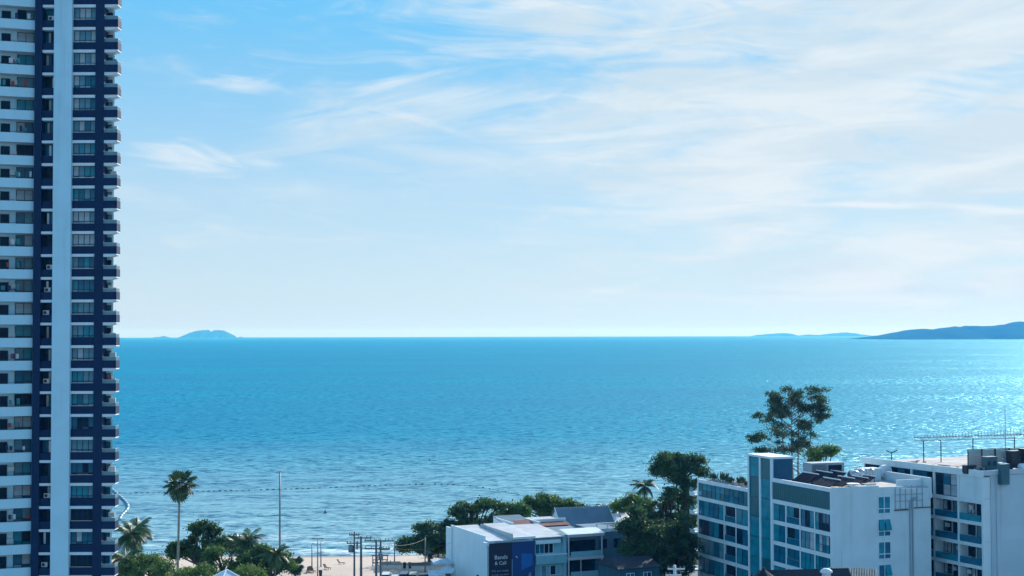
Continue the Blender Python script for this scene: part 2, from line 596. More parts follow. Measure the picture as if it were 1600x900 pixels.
# ------------------------------------------------------------------ shared paints and glass
WHITE = mat('white_plaster', (0.56, 0.84, 0.94), 0.75, vary=0.05, scale=0.35, streak=0.15)
TRIM = mat('white_trim', (0.76, 0.86, 0.90), 0.7, vary=0.05, scale=0.8, streak=0.08)
NAVY = mat('navy_paint', (0.003, 0.027, 0.082), 0.65, vary=0.10, scale=0.4, streak=0.12, spec=0.25)
FRAME = mat('window_frame_dark', (0.006, 0.025, 0.055), 0.5, vary=0.05)
CONC = mat('concrete', (0.36, 0.36, 0.36), 0.9, vary=0.2, scale=0.5, streak=0.2, bump=0.3)
GREY = mat('grey_metal', (0.22, 0.25, 0.28), 0.45, metal=0.6, vary=0.1)
DARKMETAL = mat('dark_metal', (0.03, 0.04, 0.05), 0.5, metal=0.3, vary=0.1)
GALV = mat('galvanised', (0.45, 0.48, 0.5), 0.4, metal=0.8, vary=0.12, scale=2)
DARKROOM = mat('dark_interior', (0.008, 0.02, 0.035), 0.9, vary=0.1)
CURTAIN = mat('curtain', (0.42, 0.44, 0.42), 0.9, vary=0.12, scale=3)
ACW = mat('aircon_casing', (0.62, 0.63, 0.62), 0.5, vary=0.06)


def glass(name, col, rough=0.12, coat=0.22):
    m = mat(name, col, rough, vary=0.25, scale=0.7, spec=coat)
    return m


G_TEAL = glass('glass_teal', (0.015, 0.25, 0.33))
G_BLUE = glass('glass_blue', (0.008, 0.145, 0.235))
G_DARK = glass('glass_dark', (0.004, 0.03, 0.06), 0.2, 0.08)
G_GREY = glass('glass_grey', (0.12, 0.28, 0.35))
G_PALE = glass('glass_with_blind', (0.40, 0.47, 0.50), 0.3)
G_RAIL = glass('balustrade_glass', (0.16, 0.27, 0.31), 0.1)

_wcache = {}


def window(parent, loc, w, h, nx, ny, panes, rng, rz=0.0, fw=0.07, fm=None, name='window', split=None):
    """framed window facing local -y: frame mesh, one child per pane (split = relative row heights from the bottom)"""
    fm = fm or FRAME
    split = split or [1.0 / ny] * ny
    key = (round(w, 3), round(h, 3), nx, tuple(split), fw, fm.name)
    if key not in _wcache:
        b = MB()
        b.box(-w / 2, w / 2, -0.05, 0.05, 0, fw).box(-w / 2, w / 2, -0.05, 0.05, h - fw, h)
        b.box(-w / 2, -w / 2 + fw, -0.048, 0.048, fw, h - fw).box(w / 2 - fw, w / 2, -0.048, 0.048, fw, h - fw)
        zz = [0.0]
        for q in split:
            zz.append(zz[-1] + q * h)
        for i in range(1, nx):
            x = -w / 2 + w * i / nx
            b.box(x - fw / 2, x + fw / 2, -0.044, 0.044, fw, h - fw)
        for j in range(1, ny):
            b.box(-w / 2 + fw, w / 2 - fw, -0.04, 0.04, zz[j] - fw / 2, zz[j] + fw / 2)
        me = b.mesh('window')
        me.materials.append(fm)
        _wcache[key] = (me, zz)
    me, zz = _wcache[key]
    o = link(name, me, parent, loc, rz)
    pw = w / nx - fw * 0.8
    for j in range(ny):
        ph = zz[j + 1] - zz[j] - fw * 0.8
        for i in range(nx):
            m = rng.choice(panes)
            kp = ('pane', round(pw, 3), round(ph, 3), m.name)
            if kp not in _wcache:
                pm = MB().box(-pw / 2, pw / 2, -0.008, 0.008, -ph / 2, ph / 2).mesh('pane')
                pm.materials.append(m)
                _wcache[kp] = pm
            p = link('pane', _wcache[kp], o, (-w / 2 + w * (i + 0.5) / nx, 0.012, (zz[j] + zz[j + 1]) / 2))
            p.rotation_euler = (rng.uniform(-0.012, 0.012), 0, rng.uniform(-0.012, 0.012))
    return o


def shared(name, key, build, m, parent, loc=(0, 0, 0), rz=0.0):
    """part whose mesh is shared with its look-alikes"""
    k = (name, key, m.name)
    if k not in _wcache:
        me = build().mesh(name)
        me.materials.append(m)
        _wcache[k] = me
    return link(name, _wcache[k], parent, loc, rz)


# ------------------------------------------------------------------ the high-rise at the left edge
TD = 193.0
TX = lambda px: P(px, 523.5, TD).x
T0 = TX(111.7)
tower = empty('condo_tower', (T0, TD, LAND))
tag(tower, 'tall white and navy condominium tower filling the left edge', 'tower')
lx = lambda px: TX(px) - T0
FL = 2.98
ZB = 50.4 - LAND                  # underside of the reference floor's white ledge
rt = random.Random(7)
KS = range(-15, 16)
ztop = ZB + 17 * FL
# body behind the facade
MB().prism([(lx(-120), 2.6), (lx(51), 2.3), (lx(161), 1.6), (lx(171.5), 1.61), (lx(171.5) - 4.6, 14), (lx(-120), 14)], 0, ztop).build('wall', WHITE, tower)
MB().box(lx(51.7), lx(63.3), -0.22, 2.1, 0, ztop + 1).build('column', NAVY, tower)
MB().box(lx(147.3), lx(161), -0.28, 2.1, 0, ztop + 1).build('column', NAVY, tower)
MB().box(lx(83.2), lx(111.2), -0.62, 1.9, 0, ztop + 2.5).build('pilaster', WHITE, tower)
# left wing, turned towards the right, its far end meeting the navy column
WA = rad(21)
wing = empty('wing', (lx(51.7), 0.5, 0), WA)
wing.parent = tower
WL = 7.2                           # runs to local x = -WL
wcol = MB().box(-WL, 0.0, 1.55, 1.8, 0, ztop).build('wing_wall', WHITE, tower)
wcol.location = wing.location
wcol.rotation_euler = wing.rotation_euler
bpy.data.objects.remove(wing)
WLOC = Vector((lx(51.7), 0.5, 0))
WM = Matrix.Rotation(WA, 3, 'Z')


def wing_pt(x, y, z):
    v = WLOC + WM @ Vector((x, y, z))
    return (v.x, v.y, v.z)


wbay = lx(147.3) - lx(111.2)
dbay = lx(83.2) - lx(63.3)
bal_w = lx(182) - lx(161)
for k in KS:
    z = ZB + k * FL
    # window bay between the white pilaster and the navy column
    shared('ledge', 'w', lambda: MB().box(0.0, wbay, -0.16, 0.6, 0, 0.37), TRIM, tower, (lx(111.2), 0, z))
    shared('spandrel', 'w', lambda: MB().box(0.0, wbay, -0.02, 0.6, 0.37, 1.33), NAVY, tower, (lx(111.2), 0, z))
    style = rt.random()
    if style < 0.72:
        panes = rt.choice([[G_TEAL, G_GREY], [G_BLUE, G_TEAL, G_GREY, G_PALE], [G_GREY, G_TEAL], [G_BLUE, G_GREY, G_GREY, G_PALE]])
    elif style < 0.88:
        panes = [G_DARK, G_BLUE]
    else:
        panes = [G_PALE, G_GREY]
    if k == 2:
        panes = [G_PALE]
    if k in (-10, -12):
        panes = [G_DARK]
    window(tower, (lx(111.2) + wbay / 2, 0.36, z + 1.33), wbay - 0.04, FL - 1.33, 4, 2, panes, rt, split=[0.2, 0.8])
    if rt.random() < 0.7:
        shared('sill_rail', 'w', lambda: MB().box(0.1, wbay - 0.1, -0.1, 0.0, 1.40, 1.47), GALV, tower, (lx(111.2), 0, z))
    # narrow dark bay between the navy column and the pilaster
    shared('ledge', 'd', lambda: MB().box(0.0, dbay, -0.12, 1.6, 0, 0.34), TRIM, tower, (lx(63.3), 0, z))
    shared('spandrel', 'd', lambda: MB().box(0.0, dbay, 0.02, 0.2, 0.34, 1.32), NAVY, tower, (lx(63.3), 0, z))
    window(tower, (lx(63.3) + dbay / 2, 1.05, z + 0.36), dbay - 0.04, FL - 0.38, 2, 1, rt.choice([[G_DARK], [G_DARK, G_BLUE], [G_BLUE, G_DARK, G_DARK]]), rt)
    if rt.random() < 0.3:
        a = shared('air_conditioner', 'd', lambda: MB().box(-0.4, 0.4, -0.15, 0.15, 0, 0.6), ACW, tower, (lx(63.3) + dbay * rt.uniform(0.3, 0.65), 0.55, z + 1.36))
        shared('fan_grille', 'd', lambda: MB().tube([(-0.12, -0.165, 0.3), (-0.12, -0.145, 0.3)], 0.22, 10), DARKMETAL, a)
    # balcony cantilevered past the right-hand column
    bl = shared('balcony', 'b', lambda: MB().add([(0, -0.2, 0.37), (bal_w, -0.2, 0.37), (bal_w, 1.5, 0.37), (0, 1.5, 0.37),
                                                  (0, -0.2, -0.02), (bal_w * 0.55, -0.2, -0.02), (bal_w * 0.55, 1.5, -0.02), (0, 1.5, -0.02),
                                                  (bal_w, -0.2, 0.22), (bal_w, 1.5, 0.22)],
                                                 [(0, 1, 2, 3), (4, 7, 6, 5), (0, 4, 5, 8, 1), (1, 8, 9, 2), (8, 5, 6, 9), (3, 2, 9, 6, 7), (0, 3, 7, 4)]), TRIM, tower, (lx(161), 0, z))
    shared('parapet', 'b', lambda: MB().box(-0.02, bal_w + 0.03, -0.24, -0.1, 0.375, 1.36).box(bal_w - 0.1, bal_w + 0.028, -0.1, 1.5, 0.375, 1.36), NAVY, bl)
    shared('glass_rail', 'b', lambda: MB().box(0.0, bal_w, -0.19, -0.16, 1.36, 1.80).box(bal_w - 0.05, bal_w - 0.02, -0.16, 1.45, 1.36, 1.80), G_RAIL, bl)
    shared('handrail', 'b', lambda: MB().box(0, bal_w, -0.21, -0.14, 1.80, 1.85).box(bal_w - 0.07, bal_w, -0.14, 1.45, 1.80, 1.85), GALV, bl)
    window(tower, (lx(161) + 0.33, 1.54, z + 0.4), 0.6, FL - 0.75, 1, 1, [G_DARK, G_BLUE, G_GREY], rt, name='balcony_door')
    r = rt.random()
    if r < 0.35:
        a = shared('air_conditioner', 'b', lambda: MB().box(-0.4, 0.4, -0.15, 0.15, 0, 0.6), ACW, bl, (bal_w * 0.55, 1.2, 0.38 + (1.4 if r < 0.12 else 1.0)))
    elif r < 0.6:
        st = MB()
        for q in range(9):
            a_ = q * 2.4
            st.tube([(0, 0, 0), (0.25 * math.cos(a_), 0.25 * math.sin(a_), 0.5 + 0.05 * q), (0.5 * math.cos(a_), 0.5 * math.sin(a_), 0.45 + 0.06 * q)], [0.03, 0.06, 0.01], 4)
        plant_m = MATS.get('potted_plant') or mat('potted_plant', (0.05, 0.10, 0.03), 0.7, vary=0.3, scale=3)
        shared('potted_plant', 'b', lambda: st, plant_m, bl, (bal_w * rt.uniform(0.4, 0.75), 0.7, 1.05))
    # loggia of the left wing
    pz = z + 0.12
    for nm, bb, mm in (('parapet', lambda: MB().box(-WL, -0.03, -0.12, 0.05, 0, 1.22), WHITE), ('slab', lambda: MB().box(-WL, -0.03, 0.06, 1.54, 0.02, 0.25), TRIM)):
        shared(nm, 'wing', bb, mm, tower, wing_pt(0, 0, pz), WA)
    dz = pz + 0.26
    window(tower, wing_pt(-1.28, 1.49, dz + 0.62), 2.15, 1.95, 2, 2, rt.choice([[G_GREY, G_TEAL], [G_BLUE, G_GREY], [G_TEAL, G_DARK], [G_BLUE, G_PALE], [G_GREY, G_GREY, G_DARK]]), rt, rz=WA, split=[0.28, 0.72])
    window(tower, wing_pt(-3.75, 1.49, dz), 1.15, 2.3, 1, 1, [G_DARK], rt, rz=WA, name='loggia_door')
    window(tower, wing_pt(-5.9, 1.49, dz + 0.6), 1.8, 1.8, 2, 1, [G_DARK, G_BLUE], rt, rz=WA)
    shared('handrail', 'wing', lambda: MB().box(-WL, -0.05, -0.05, 0.0, 1.32, 1.37), DARKMETAL, tower, wing_pt(0, 0, pz), WA)
    if rt.random() < 0.55:
        shared('air_conditioner', 'wing', lambda: MB().box(-0.42, 0.42, -0.16, 0.16, 0, 0.62), ACW, tower, wing_pt(-2.75, 1.25, dz + rt.choice([0.95, 1.0, 1.45])), WA)
    if rt.random() < 0.35:
        shared('air_conditioner', 'wing', lambda: MB().box(-0.42, 0.42, -0.16, 0.16, 0, 0.62), ACW, tower, wing_pt(-4.9, 0.8, dz + 0.95), WA)
LAUNDRY = [mat('laundry_' + n_, c_, 0.9, vary=0.1, scale=3) for n_, c_ in (('white', (0.7, 0.7, 0.7)), ('red', (0.35, 0.08, 0.07)), ('teal', (0.05, 0.25, 0.28)), ('navy', (0.03, 0.05, 0.12)))]
for k in KS:
    z = ZB + k * FL
    if rt.random() < 0.5:
        for q in range(rt.randrange(2, 5)):
            w_ = rt.uniform(0.3, 0.55)
            MB().box(-w_ / 2, w_ / 2, -0.02, 0.02, 0, rt.uniform(0.5, 0.8)).build('laundry', rt.choice(LAUNDRY), tower).location = wing_pt(-0.6 - q * 0.62 - rt.uniform(0, 2.4), 0.5, z + 1.62)
    if rt.random() < 0.4:
        MB().box(-0.3, 0.3, -0.02, 0.02, 0, 0.7).build('laundry', rt.choice(LAUNDRY), tower).location = (lx(161) + rt.uniform(0.5, 1.2), 0.6, z + 1.5)
    if rt.random() < 0.5:
        MB().box(-0.14, 0.14, -0.03, 0.03, 0, 1.5).build('curtain', CURTAIN if rt.random() < 0.5 else TRIM, tower).location = (lx(63.3) + rt.uniform(0.3, 1.3), 0.95, z + 1.3)
MB().box(lx(-60), lx(165), -0.3, 8, ztop - 0.01, ztop + 1.2).build('roof_parapet', NAVY, tower)
# ------------------------------------------------------------------ hotel blocks on the right
TEALPANEL = mat('teal_cladding', (0.008, 0.13, 0.16), 0.35, vary=0.12, scale=0.5, streak=0.15)
DEEPBLUE = mat('blue_render', (0.01, 0.10, 0.19), 0.7, vary=0.12, scale=0.5, streak=0.1)
OFFWHITE = mat('weathered_white', (0.72, 0.82, 0.84), 0.8, vary=0.07, scale=0.25, streak=0.16, bump=0.2, bscale=3)
ROOFMEM = mat('roof_screed', (0.50, 0.47, 0.44), 0.9, vary=0.25, scale=0.35, bump=0.3, bscale=2)
RUST = mat('rusty_sheet', (0.24, 0.10, 0.075), 0.8, vary=0.3, scale=0.8)
SOLAR = mat('solar_glass', (0.012, 0.010, 0.022), 0.5, vary=0.2, spec=0.08)
PLASTICBLUE = mat('tank_blue_plastic', (0.03, 0.13, 0.17), 0.5, vary=0.15)
STEEL = mat('stainless_tank', (0.55, 0.58, 0.6), 0.3, metal=0.9, vary=0.08)
PIPE = mat('pipe_paint', (0.36, 0.44, 0.49), 0.6, vary=0.1)

rb = random.Random(21)
A1 = rad(20.5)
c1 = P(1298, 765, 227)
hotel = empty('hotel_block', (c1.x, 227, LAND), A1)
tag(hotel, 'white hotel block with teal glass side and pale blank end wall', 'building')
HR = 22.5 - LAND                   # roof heights above ground
HL = 20.0 - LAND
HT = 25.9 - LAND
T1, T2, T3 = 17.3, 25.1, 43.4      # lengths along the facade
EW = 18.2                          # end wall width
FH = 3.35
MB().box(0.30, EW, 0.0, T1, 0, HR - 0.62).build('wall', OFFWHITE, hotel)
MB().box(0.30, EW - 4, T1 + 0.01, T3, 0, HL - 0.62).build('wall', OFFWHITE, hotel)
r_ = MB().box(0.32, EW - 0.3, 0.25, T1 - 0.02, HR - 0.61, HR - 0.5).build('roof', ROOFMEM, hotel)
r2 = MB().box(0.32, EW - 4.2, T2, T3 - 0.2, HL - 0.61, HL - 0.5).build('roof', ROOFMEM, hotel)
MB().box(-0.12, 0.25, -0.001, T1, HR - 0.62, HR).build('parapet', TRIM, hotel)
MB().box(0.252, 8.6, -0.06, 0.20, HR - 0.63, HR + 0.05).build('parapet', OFFWHITE, hotel)
MB().box(8.6, 13.1, -0.05, 0.20, HR - 0.63, HR - 0.2).build('parapet', OFFWHITE, hotel)
MB().box(EW - 0.28, EW + 0.02, -0.3, T1, HR - 2.2, HR + 0.95).build('parapet', OFFWHITE, hotel)
MB().box(13.1, EW - 0.3, 1.6, 1.85, HR - 3.9, HR + 0.6).build('parapet', OFFWHITE, hotel)
MB().box(-0.12, 0.25, T2 + 0.01, T3, HL - 0.62, HL).build('parapet', TRIM, hotel)
# glazed lift tower
MB().box(0.1, 3.8, T1 + 0.05, T2 - 0.05, 0, HT - 0.35).build('lift_tower', DEEPBLUE, hotel)
MB().box(-0.25, 4.0, T1 - 0.1, T2 + 0.1, HT - 0.34, HT).build('lift_tower_roof', TRIM, hotel)
for t in (T1 + 0.15, (T1 + T2) / 2 - 0.1, T2 - 0.2):
    shared('column', 'lift', lambda: MB().box(-0.2, 0.12, -0.25, 0.25, 0, HT - 0.36), TRIM, hotel, (0, t, 0))
zz_ = HT - 0.4
for q in range(7):
    for t in (T1 + 2.1, T2 - 2.1):
        window(hotel, (-0.02, t, zz_ - 3.3 * (q + 1)), 3.35, 3.28, 1, 1, [TEALPANEL, G_TEAL], rb, rz=rad(-90), fw=0.05, fm=TEALPANEL, name='lift_glazing')
# right-hand section: cladding band, then storeys of four bays
shared('cladding', 'r', lambda: MB().box(0.0, 0.29, 0.12, T1, HR - 3.4, HR - 0.63), TEALPANEL, hotel)
for i in range(28):
    shared('cladding_rib', 'r', lambda: MB().box(-0.05, 0.0, -0.05, 0.05, HR - 3.38, HR - 0.64), TEALPANEL, hotel, (0, 0.4 + i * 0.6, 0))
MB().box(-0.10, 0.29, -0.002, 0.11, 0, HR - 0.63).build('corner_strip', TRIM, hotel)
bw = (T1 - 0.2) / 4
for s_ in range(6):
    zt = HR - 3.4 - s_ * FH
    if zt - FH < 0:
        break
    shared('floor_band', 'r', lambda: MB().box(-0.12, 0.31, 0.115, T1, -0.66, 0), OFFWHITE, hotel, (0, 0, zt))
    for b_ in range(4):
        tcn = 0.2 + bw * (b_ + 0.5)
        h = FH - 0.66
        zb = zt - FH
        if b_ == 0:
            window(hotel, (-0.03, tcn, zb + 0.02), bw - 0.36, h - 0.04, 4, 2, [[G_TEAL, G_BLUE, G_DARK], [G_TEAL, G_PALE, G_BLUE], [G_BLUE, G_TEAL]][s_ % 3], rb, rz=rad(-90), split=[0.45, 0.55])
        elif b_ == 2:
            window(hotel, (0.16, tcn, zb + 0.02), bw - 0.36, h - 0.04, 2, 1, [G_DARK, G_BLUE, G_TEAL], rb, rz=rad(-90), name='balcony_door')
            shared('glass_rail', 'r2', lambda: MB().box(-0.08, -0.04, -bw / 2 + 0.18, bw / 2 - 0.18, 0.02, 1.0), G_BLUE, hotel, (0, tcn, zb))
            shared('handrail', 'r2', lambda: MB().box(-0.09, -0.03, -bw / 2 + 0.18, bw / 2 - 0.18, 1.0, 1.06), GALV, hotel, (0, tcn, zb))
        else:
            window(hotel, (-0.03, tcn, zb + 0.02), bw - 0.36, h - 0.04, 3 if b_ == 1 else 2, 1, [[G_TEAL, G_TEAL, G_BLUE], [G_BLUE, G_DARK, G_TEAL], [G_TEAL, G_BLUE, G_GREY, G_PALE]][(s_ + b_) % 3], rb, rz=rad(-90))
        shared('mullion', 'r', lambda: MB().box(-0.11, 0.30, -0.17, 0.17, 0.0, FH - 0.66), OFFWHITE, hotel, (0, 0.2 + bw * (b_ + 1) - (0.17 if b_ == 3 else 0), zb))
# left-hand section
l1, l2 = 29.4, 33.6
top_h = 2.4
window(hotel, (-0.04, (T2 + T3) / 2, HL - 0.64 - top_h), T3 - T2 - 0.4, top_h, 11, 2, [G_TEAL, G_BLUE, G_TEAL, TEALPANEL], rb, rz=rad(-90))
for s_ in range(5):
    zt = HL - 0.64 - top_h - s_ * FH
    if zt - FH < 0:
        break
    shared('floor_band', 'l', lambda: MB().box(-0.12, 0.31, T2 + 0.1, T3 - 0.1, -0.66, 0), OFFWHITE, hotel, (0, 0, zt))
    zb = zt - FH
    for q, (ta, tb) in enumerate(((T2 + 0.2, l1), (l1, l2), (l2, T3 - 0.3))):
        w_ = tb - ta
        h = FH - 0.66
        if q == 1:
            window(hotel, (0.24, (ta + tb) / 2, zb + 0.02), w_ - 0.34, h - 0.04, 2, 1, [G_DARK], rb, rz=rad(-90), name='balcony_door')
            shared('glass_rail', 'l2', lambda: MB().box(-0.08, -0.04, -w_ / 2 + 0.18, w_ / 2 - 0.18, 0.02, 0.95), G_BLUE, hotel, (0, (ta + tb) / 2, zb))
            shared('handrail', 'l2', lambda: MB().box(-0.09, -0.03, -w_ / 2 + 0.18, w_ / 2 - 0.18, 0.95, 1.02), GALV, hotel, (0, (ta + tb) / 2, zb))
        else:
            window(hotel, (-0.03, (ta + tb) / 2, zb + 0.02), w_ - 0.34, h - 0.04, 2 if q == 0 else 5, 1, [[G_TEAL, G_TEAL, G_BLUE], [G_BLUE, G_TEAL, G_DARK], [G_TEAL, G_BLUE, G_GREY]][s_ % 3], rb, rz=rad(-90))
        shared('mullion', 'l', lambda: MB().box(-0.11, 0.30, -0.15, 0.15, 0.0, FH - 0.66), OFFWHITE, hotel, (0, tb, zb))
MB().box(-0.13, 0.3, T3 - 0.3, T3 + 0.1, 0, HL - 0.65).build('corner_strip', TRIM, hotel)
# stacked balconies on the far end
for s_ in range(6):
    zf = HL - 3.1 - s_ * FH
    if zf < 0:
        break
    bo = shared('balcony', 'far', lambda: MB().box(-0.75, 2.5, T3 + 0.12, T3 + 1.9, -0.02, 0.28), TRIM, hotel, (0, 0, zf))
    shared('parapet', 'far', lambda: MB().box(-0.8, -0.65, T3 + 0.12, T3 + 1.9, 0.28, 0.75).box(-0.65, 2.5, T3 + 1.75, T3 + 1.92, 0.28, 0.75), TRIM, bo)
    shared('glass_rail', 'far', lambda: MB().box(-0.72, -0.68, T3 + 0.5, T3 + 1.85, 0.75, 1.5), G_GREY, bo)
# end wall: column of paired casements, pipe rack at the notch
for s_ in range(5):
    zb = HR - 4.35 - s_ * 3.5
    if zb < 0:
        break
    window(hotel, (9.55, -0.06, zb), 2.35, 2.75, 2, 2, [G_TEAL, G_BLUE, G_TEAL], rb, fw=0.13, fm=TRIM, split=[0.3, 0.7])
    for sx in (-0.55, 0.55):
        if rb.random() < 0.6:
            sh = shared('open_sash', 'e', lambda: MB().box(-0.46, 0.46, -0.03, 0.03, -1.7, 0.0), G_TEAL, hotel, (9.55 + sx, -0.12, zb + 2.65))
            sh.rotation_euler = (rad(-16), 0, 0)
rk = MB()
for x in (11.6, 12.5, 13.5, 14.6, 15.6, 16.6):
    rk.tube([(x, -0.12, HR - 3.7), (x, -0.12, HR - (0.5 if x < 14 else 0.1))], 0.06, 6)
for z in (HR - 3.7, HR - 2.5, HR - 1.5):
    rk.tube([(11.5, -0.12, z), (16.8, -0.12, z)], 0.05, 6)
rk.build('pipe_rack', PIPE, hotel)
for x in (14.25, 14.75):
    shared('drain_pipe', 'e', lambda: MB().tube([(0, -0.14, 0), (0, -0.14, HR - 2.6), (0.3, -0.14, HR - 2.2), (1.0, -0.14, HR - 2.0)], 0.11, 8), PIPE, hotel, (x, 0, 0))
MB().box(11.4, 13.9, -0.25, -0.02, HR - 3.95, HR - 3.82).box(15.0, EW, -0.2, -0.02, HR - 3.7, HR - 3.6).build('ledge', DARKMETAL, hotel)

# things standing on the hotel roof --------------------------------


def on_hotel(x, y, z):
    v = Matrix.Rotation(A1, 3, 'Z') @ Vector((x, y, z)) + Vector((c1.x, 227, LAND))
    return v


def solar_rack(x, y, w, n, rise, label):
    """row of collectors facing the left side of the roof; w runs back along the roof"""
    o = empty('solar_rack', on_hotel(x, y, HR - 0.5), A1 - rad(90))
    tag(o, label, 'solar panel', 'solar collectors on the hotel roof')
    for i in range(n):
        xx = -w / 2 + w * (i + 0.5) / n
        pw = w / n * 0.47
        link('panel', solar_mesh(pw, rise), o, (xx, 0, 0))
    for sx in (-w / 2 + 0.1, w / 2 - 0.1):
        shared('leg', ('sol', rise, 1), lambda: MB().tube([(0, 0.95, 0), (0, 0.95, 0.3 + rise)], 0.05, 5), DARKMETAL, o, (sx, 0, 0))
        shared('leg', ('sol', 0), lambda: MB().tube([(0, -0.95, 0), (0, -0.95, 0.4)], 0.05, 5), DARKMETAL, o, (sx, 0, 0))
    MB().tube([(-w / 2, 1.12, rise + 0.52), (w / 2, 1.12, rise + 0.52)], 0.09, 8).build('lit_edge_bar', TRIM, o)  # white bar added to stand in for the sunlit top edge
    return o


def solar_mesh(pw, rise):
    k = ('solar', round(pw, 2), rise)
    if k not in _wcache:
        b = MB().add([(-pw, -1.15, 0.38), (pw, -1.15, 0.38), (pw, 1.1, rise + 0.45), (-pw, 1.1, rise + 0.45),
                      (-pw, -1.15, 0.26), (pw, -1.15, 0.26), (pw, 1.1, rise + 0.33), (-pw, 1.1, rise + 0.33)],
                     [(0, 1, 2, 3), (7, 6, 5, 4), (0, 4, 5, 1), (1, 5, 6, 2), (2, 6, 7, 3), (3, 7, 4, 0)])
        me = b.mesh('panel')
        me.materials.append(SOLAR)
        _wcache[k] = me
    return _wcache[k]


for (x, y, w, n, rs, lab) in ((2.0, 4.4, 4.6, 3, 0.9, 'dark tilted solar rack nearest the hotel roof corner'),
                              (4.9, 4.9, 4.6, 3, 1.0, 'dark tilted solar rack in the front row behind the small dish'),
                              (7.7, 5.3, 4.4, 3, 0.9, 'dark tilted solar rack at the front right of the group'),
                              (1.7, 10.2, 4.8, 3, 1.3, 'dark tilted solar rack just right of the lift tower'),
                              (4.5, 10.6, 4.8, 3, 1.4, 'dark tilted solar rack in the middle of the back row'),
                              (7.4, 11.0, 4.6, 3, 1.3, 'dark tilted solar rack in the back row next to the tanks'),
                              (10.2, 6.4, 3.4, 2, 0.9, 'short dark solar rack left of the grey vent pipe'),
                              (3.2, 7.6, 2.6, 2, 0.7, 'low dark solar rack between the front and back rows, left'),
                              (6.2, 8.0, 2.6, 2, 0.7, 'low dark solar rack between the front and back rows, right')):
    solar_rack(x, y, w, n, rs, lab)


def tank(pos, r, h, m, label, horizontal=False, rz=0.0, name='water_tank', grp=None):
    o = empty(name, pos, rz)
    tag(o, label, 'water tank', grp)
    if horizontal:
        b = MB()
        prof = [(-h / 2, 0.55 * r), (-h / 2 + 0.12, 0.85 * r), (-h / 2 + 0.3, r), (h / 2 - 0.3, r), (h / 2 - 0.12, 0.85 * r), (h / 2, 0.55 * r)]
        b.tube([(a, 0, r + 0.3) for a, _ in prof], [q for _, q in prof], 14)
        b.build('shell', m, o, True)
        MB().box(-h / 3, -h / 3 + 0.2, -r * 0.8, r * 0.8, 0, 0.6).box(h / 3 - 0.2, h / 3, -r * 0.8, r * 0.8, 0, 0.6).build('cradle', CONC, o)
    else:
        MB().lathe([(r * 0.96, 0.3), (r, 0.4), (r, h * 0.85), (r * 0.8, h * 0.95), (r * 0.3, h), (r * 0.28, h + 0.12)], 16).build('shell', m, o, True)
        MB().box(-r * 0.9, r * 0.9, -r * 0.9, r * 0.9, 0, 0.3).build('base', CONC, o)
        MB().tube([(r + 0.06, 0, 0.1), (r + 0.06, 0, h * 0.9)], 0.05, 6).build('pipe', PIPE, o)
    return o


tank(on_hotel(10.9, 10.2, HR - 0.5), 0.85, 2.3, STEEL, 'round steel water tank left of the pipe on the hotel roof', True, A1 + rad(75))
tank(on_hotel(12.9, 11.6, HR - 0.5), 0.9, 2.4, STEEL, 'round steel water tank closest to the low white box on the hotel roof', True, A1 + rad(75))
ph = empty('plant_room', on_hotel(8.2, 14.9, HR - 0.5), A1)
tag(ph, 'bluish louvred plant enclosure behind the solar racks', 'enclosure')
MB().box(-3.1, 3.1, -1.3, 1.3, 0, 3.0).build('shell', PIPE, ph)
for i in range(12):
    shared('louvre', 'ph', lambda: MB().box(-2.9, -0.4, -1.42, -1.31, 0, 0.12), GREY, ph, (0, 0, 0.3 + i * 0.21))
MB().box(0.1, 2.6, -1.36, -1.31, 0.4, 2.6).build('opening', DARKROOM, ph)
bx_ = empty('vent_box', on_hotel(15.6, 12.6, HR - 0.5), A1)
tag(bx_, 'low pale vent box near the far parapet of the hotel roof', 'vent')
MB().box(-1.4, 1.4, -1.1, 1.1, 0, 2.0).build('casing', OFFWHITE, bx_)
MB().tube([(2.9, -0.4, 1.25), (2.9, 0.5, 1.25)], 1.15, 18).build('round_duct', TRIM, bx_)
MB().box(1.5, 1.9, -0.4, 0.2, 0, 1.6).build('pump', DARKMETAL, bx_)
cw = empty('chimney_vent', on_hotel(12.2, 7.2, HR - 0.5), A1)
tag(cw, 'grey vent pipe with cap beside the steel tanks', 'vent')
MB().tube([(0, 0, 0), (0, 0, 2.2)], 0.28, 10).build('pipe', GALV, cw)
MB().lathe([(0.45, 2.2), (0.45, 2.3), (0.05, 2.6)], 12).build('cap', GALV, cw)
sk = empty('satellite_dish', on_hotel(4.6, 0.9, HR - 0.5), A1 + 0.4)
tag(sk, 'small white satellite dish lying near the hotel roof edge', 'dish')
MB().lathe([(0.05, 0.55), (0.6, 0.68), (1.0, 0.92), (0.98, 0.96), (0.58, 0.73), (0.05, 0.6)], 18).build('dish', TRIM, sk, True)
MB().tube([(0, 0, 0), (0, 0, 0.6)], 0.06, 6).build('mast', GALV, sk)
for i, (x, y, w, d, h) in enumerate(((5.9, 1.6, 3.0, 0.8, 0.5), (8.4, 2.4, 2.2, 0.9, 0.7))):
    o = empty('roof_duct', on_hotel(x, y, HR - 0.5), A1)
    tag(o, ['long low grey duct along the front of the hotel roof', 'short grey duct box behind the hotel roof edge'][i], 'duct')
    MB().box(-w / 2, w / 2, -d / 2, d / 2, 0.15, h).build('casing', GALV, o)
    MB().box(-w / 2 + .2, -w / 2 + .4, -d / 2, d / 2, 0, 0.15).build('foot', DARKMETAL, o)
    MB().box(w / 2 - .4, w / 2 - .2, -d / 2, d / 2, 0, 0.15).build('foot', DARKMETAL, o)
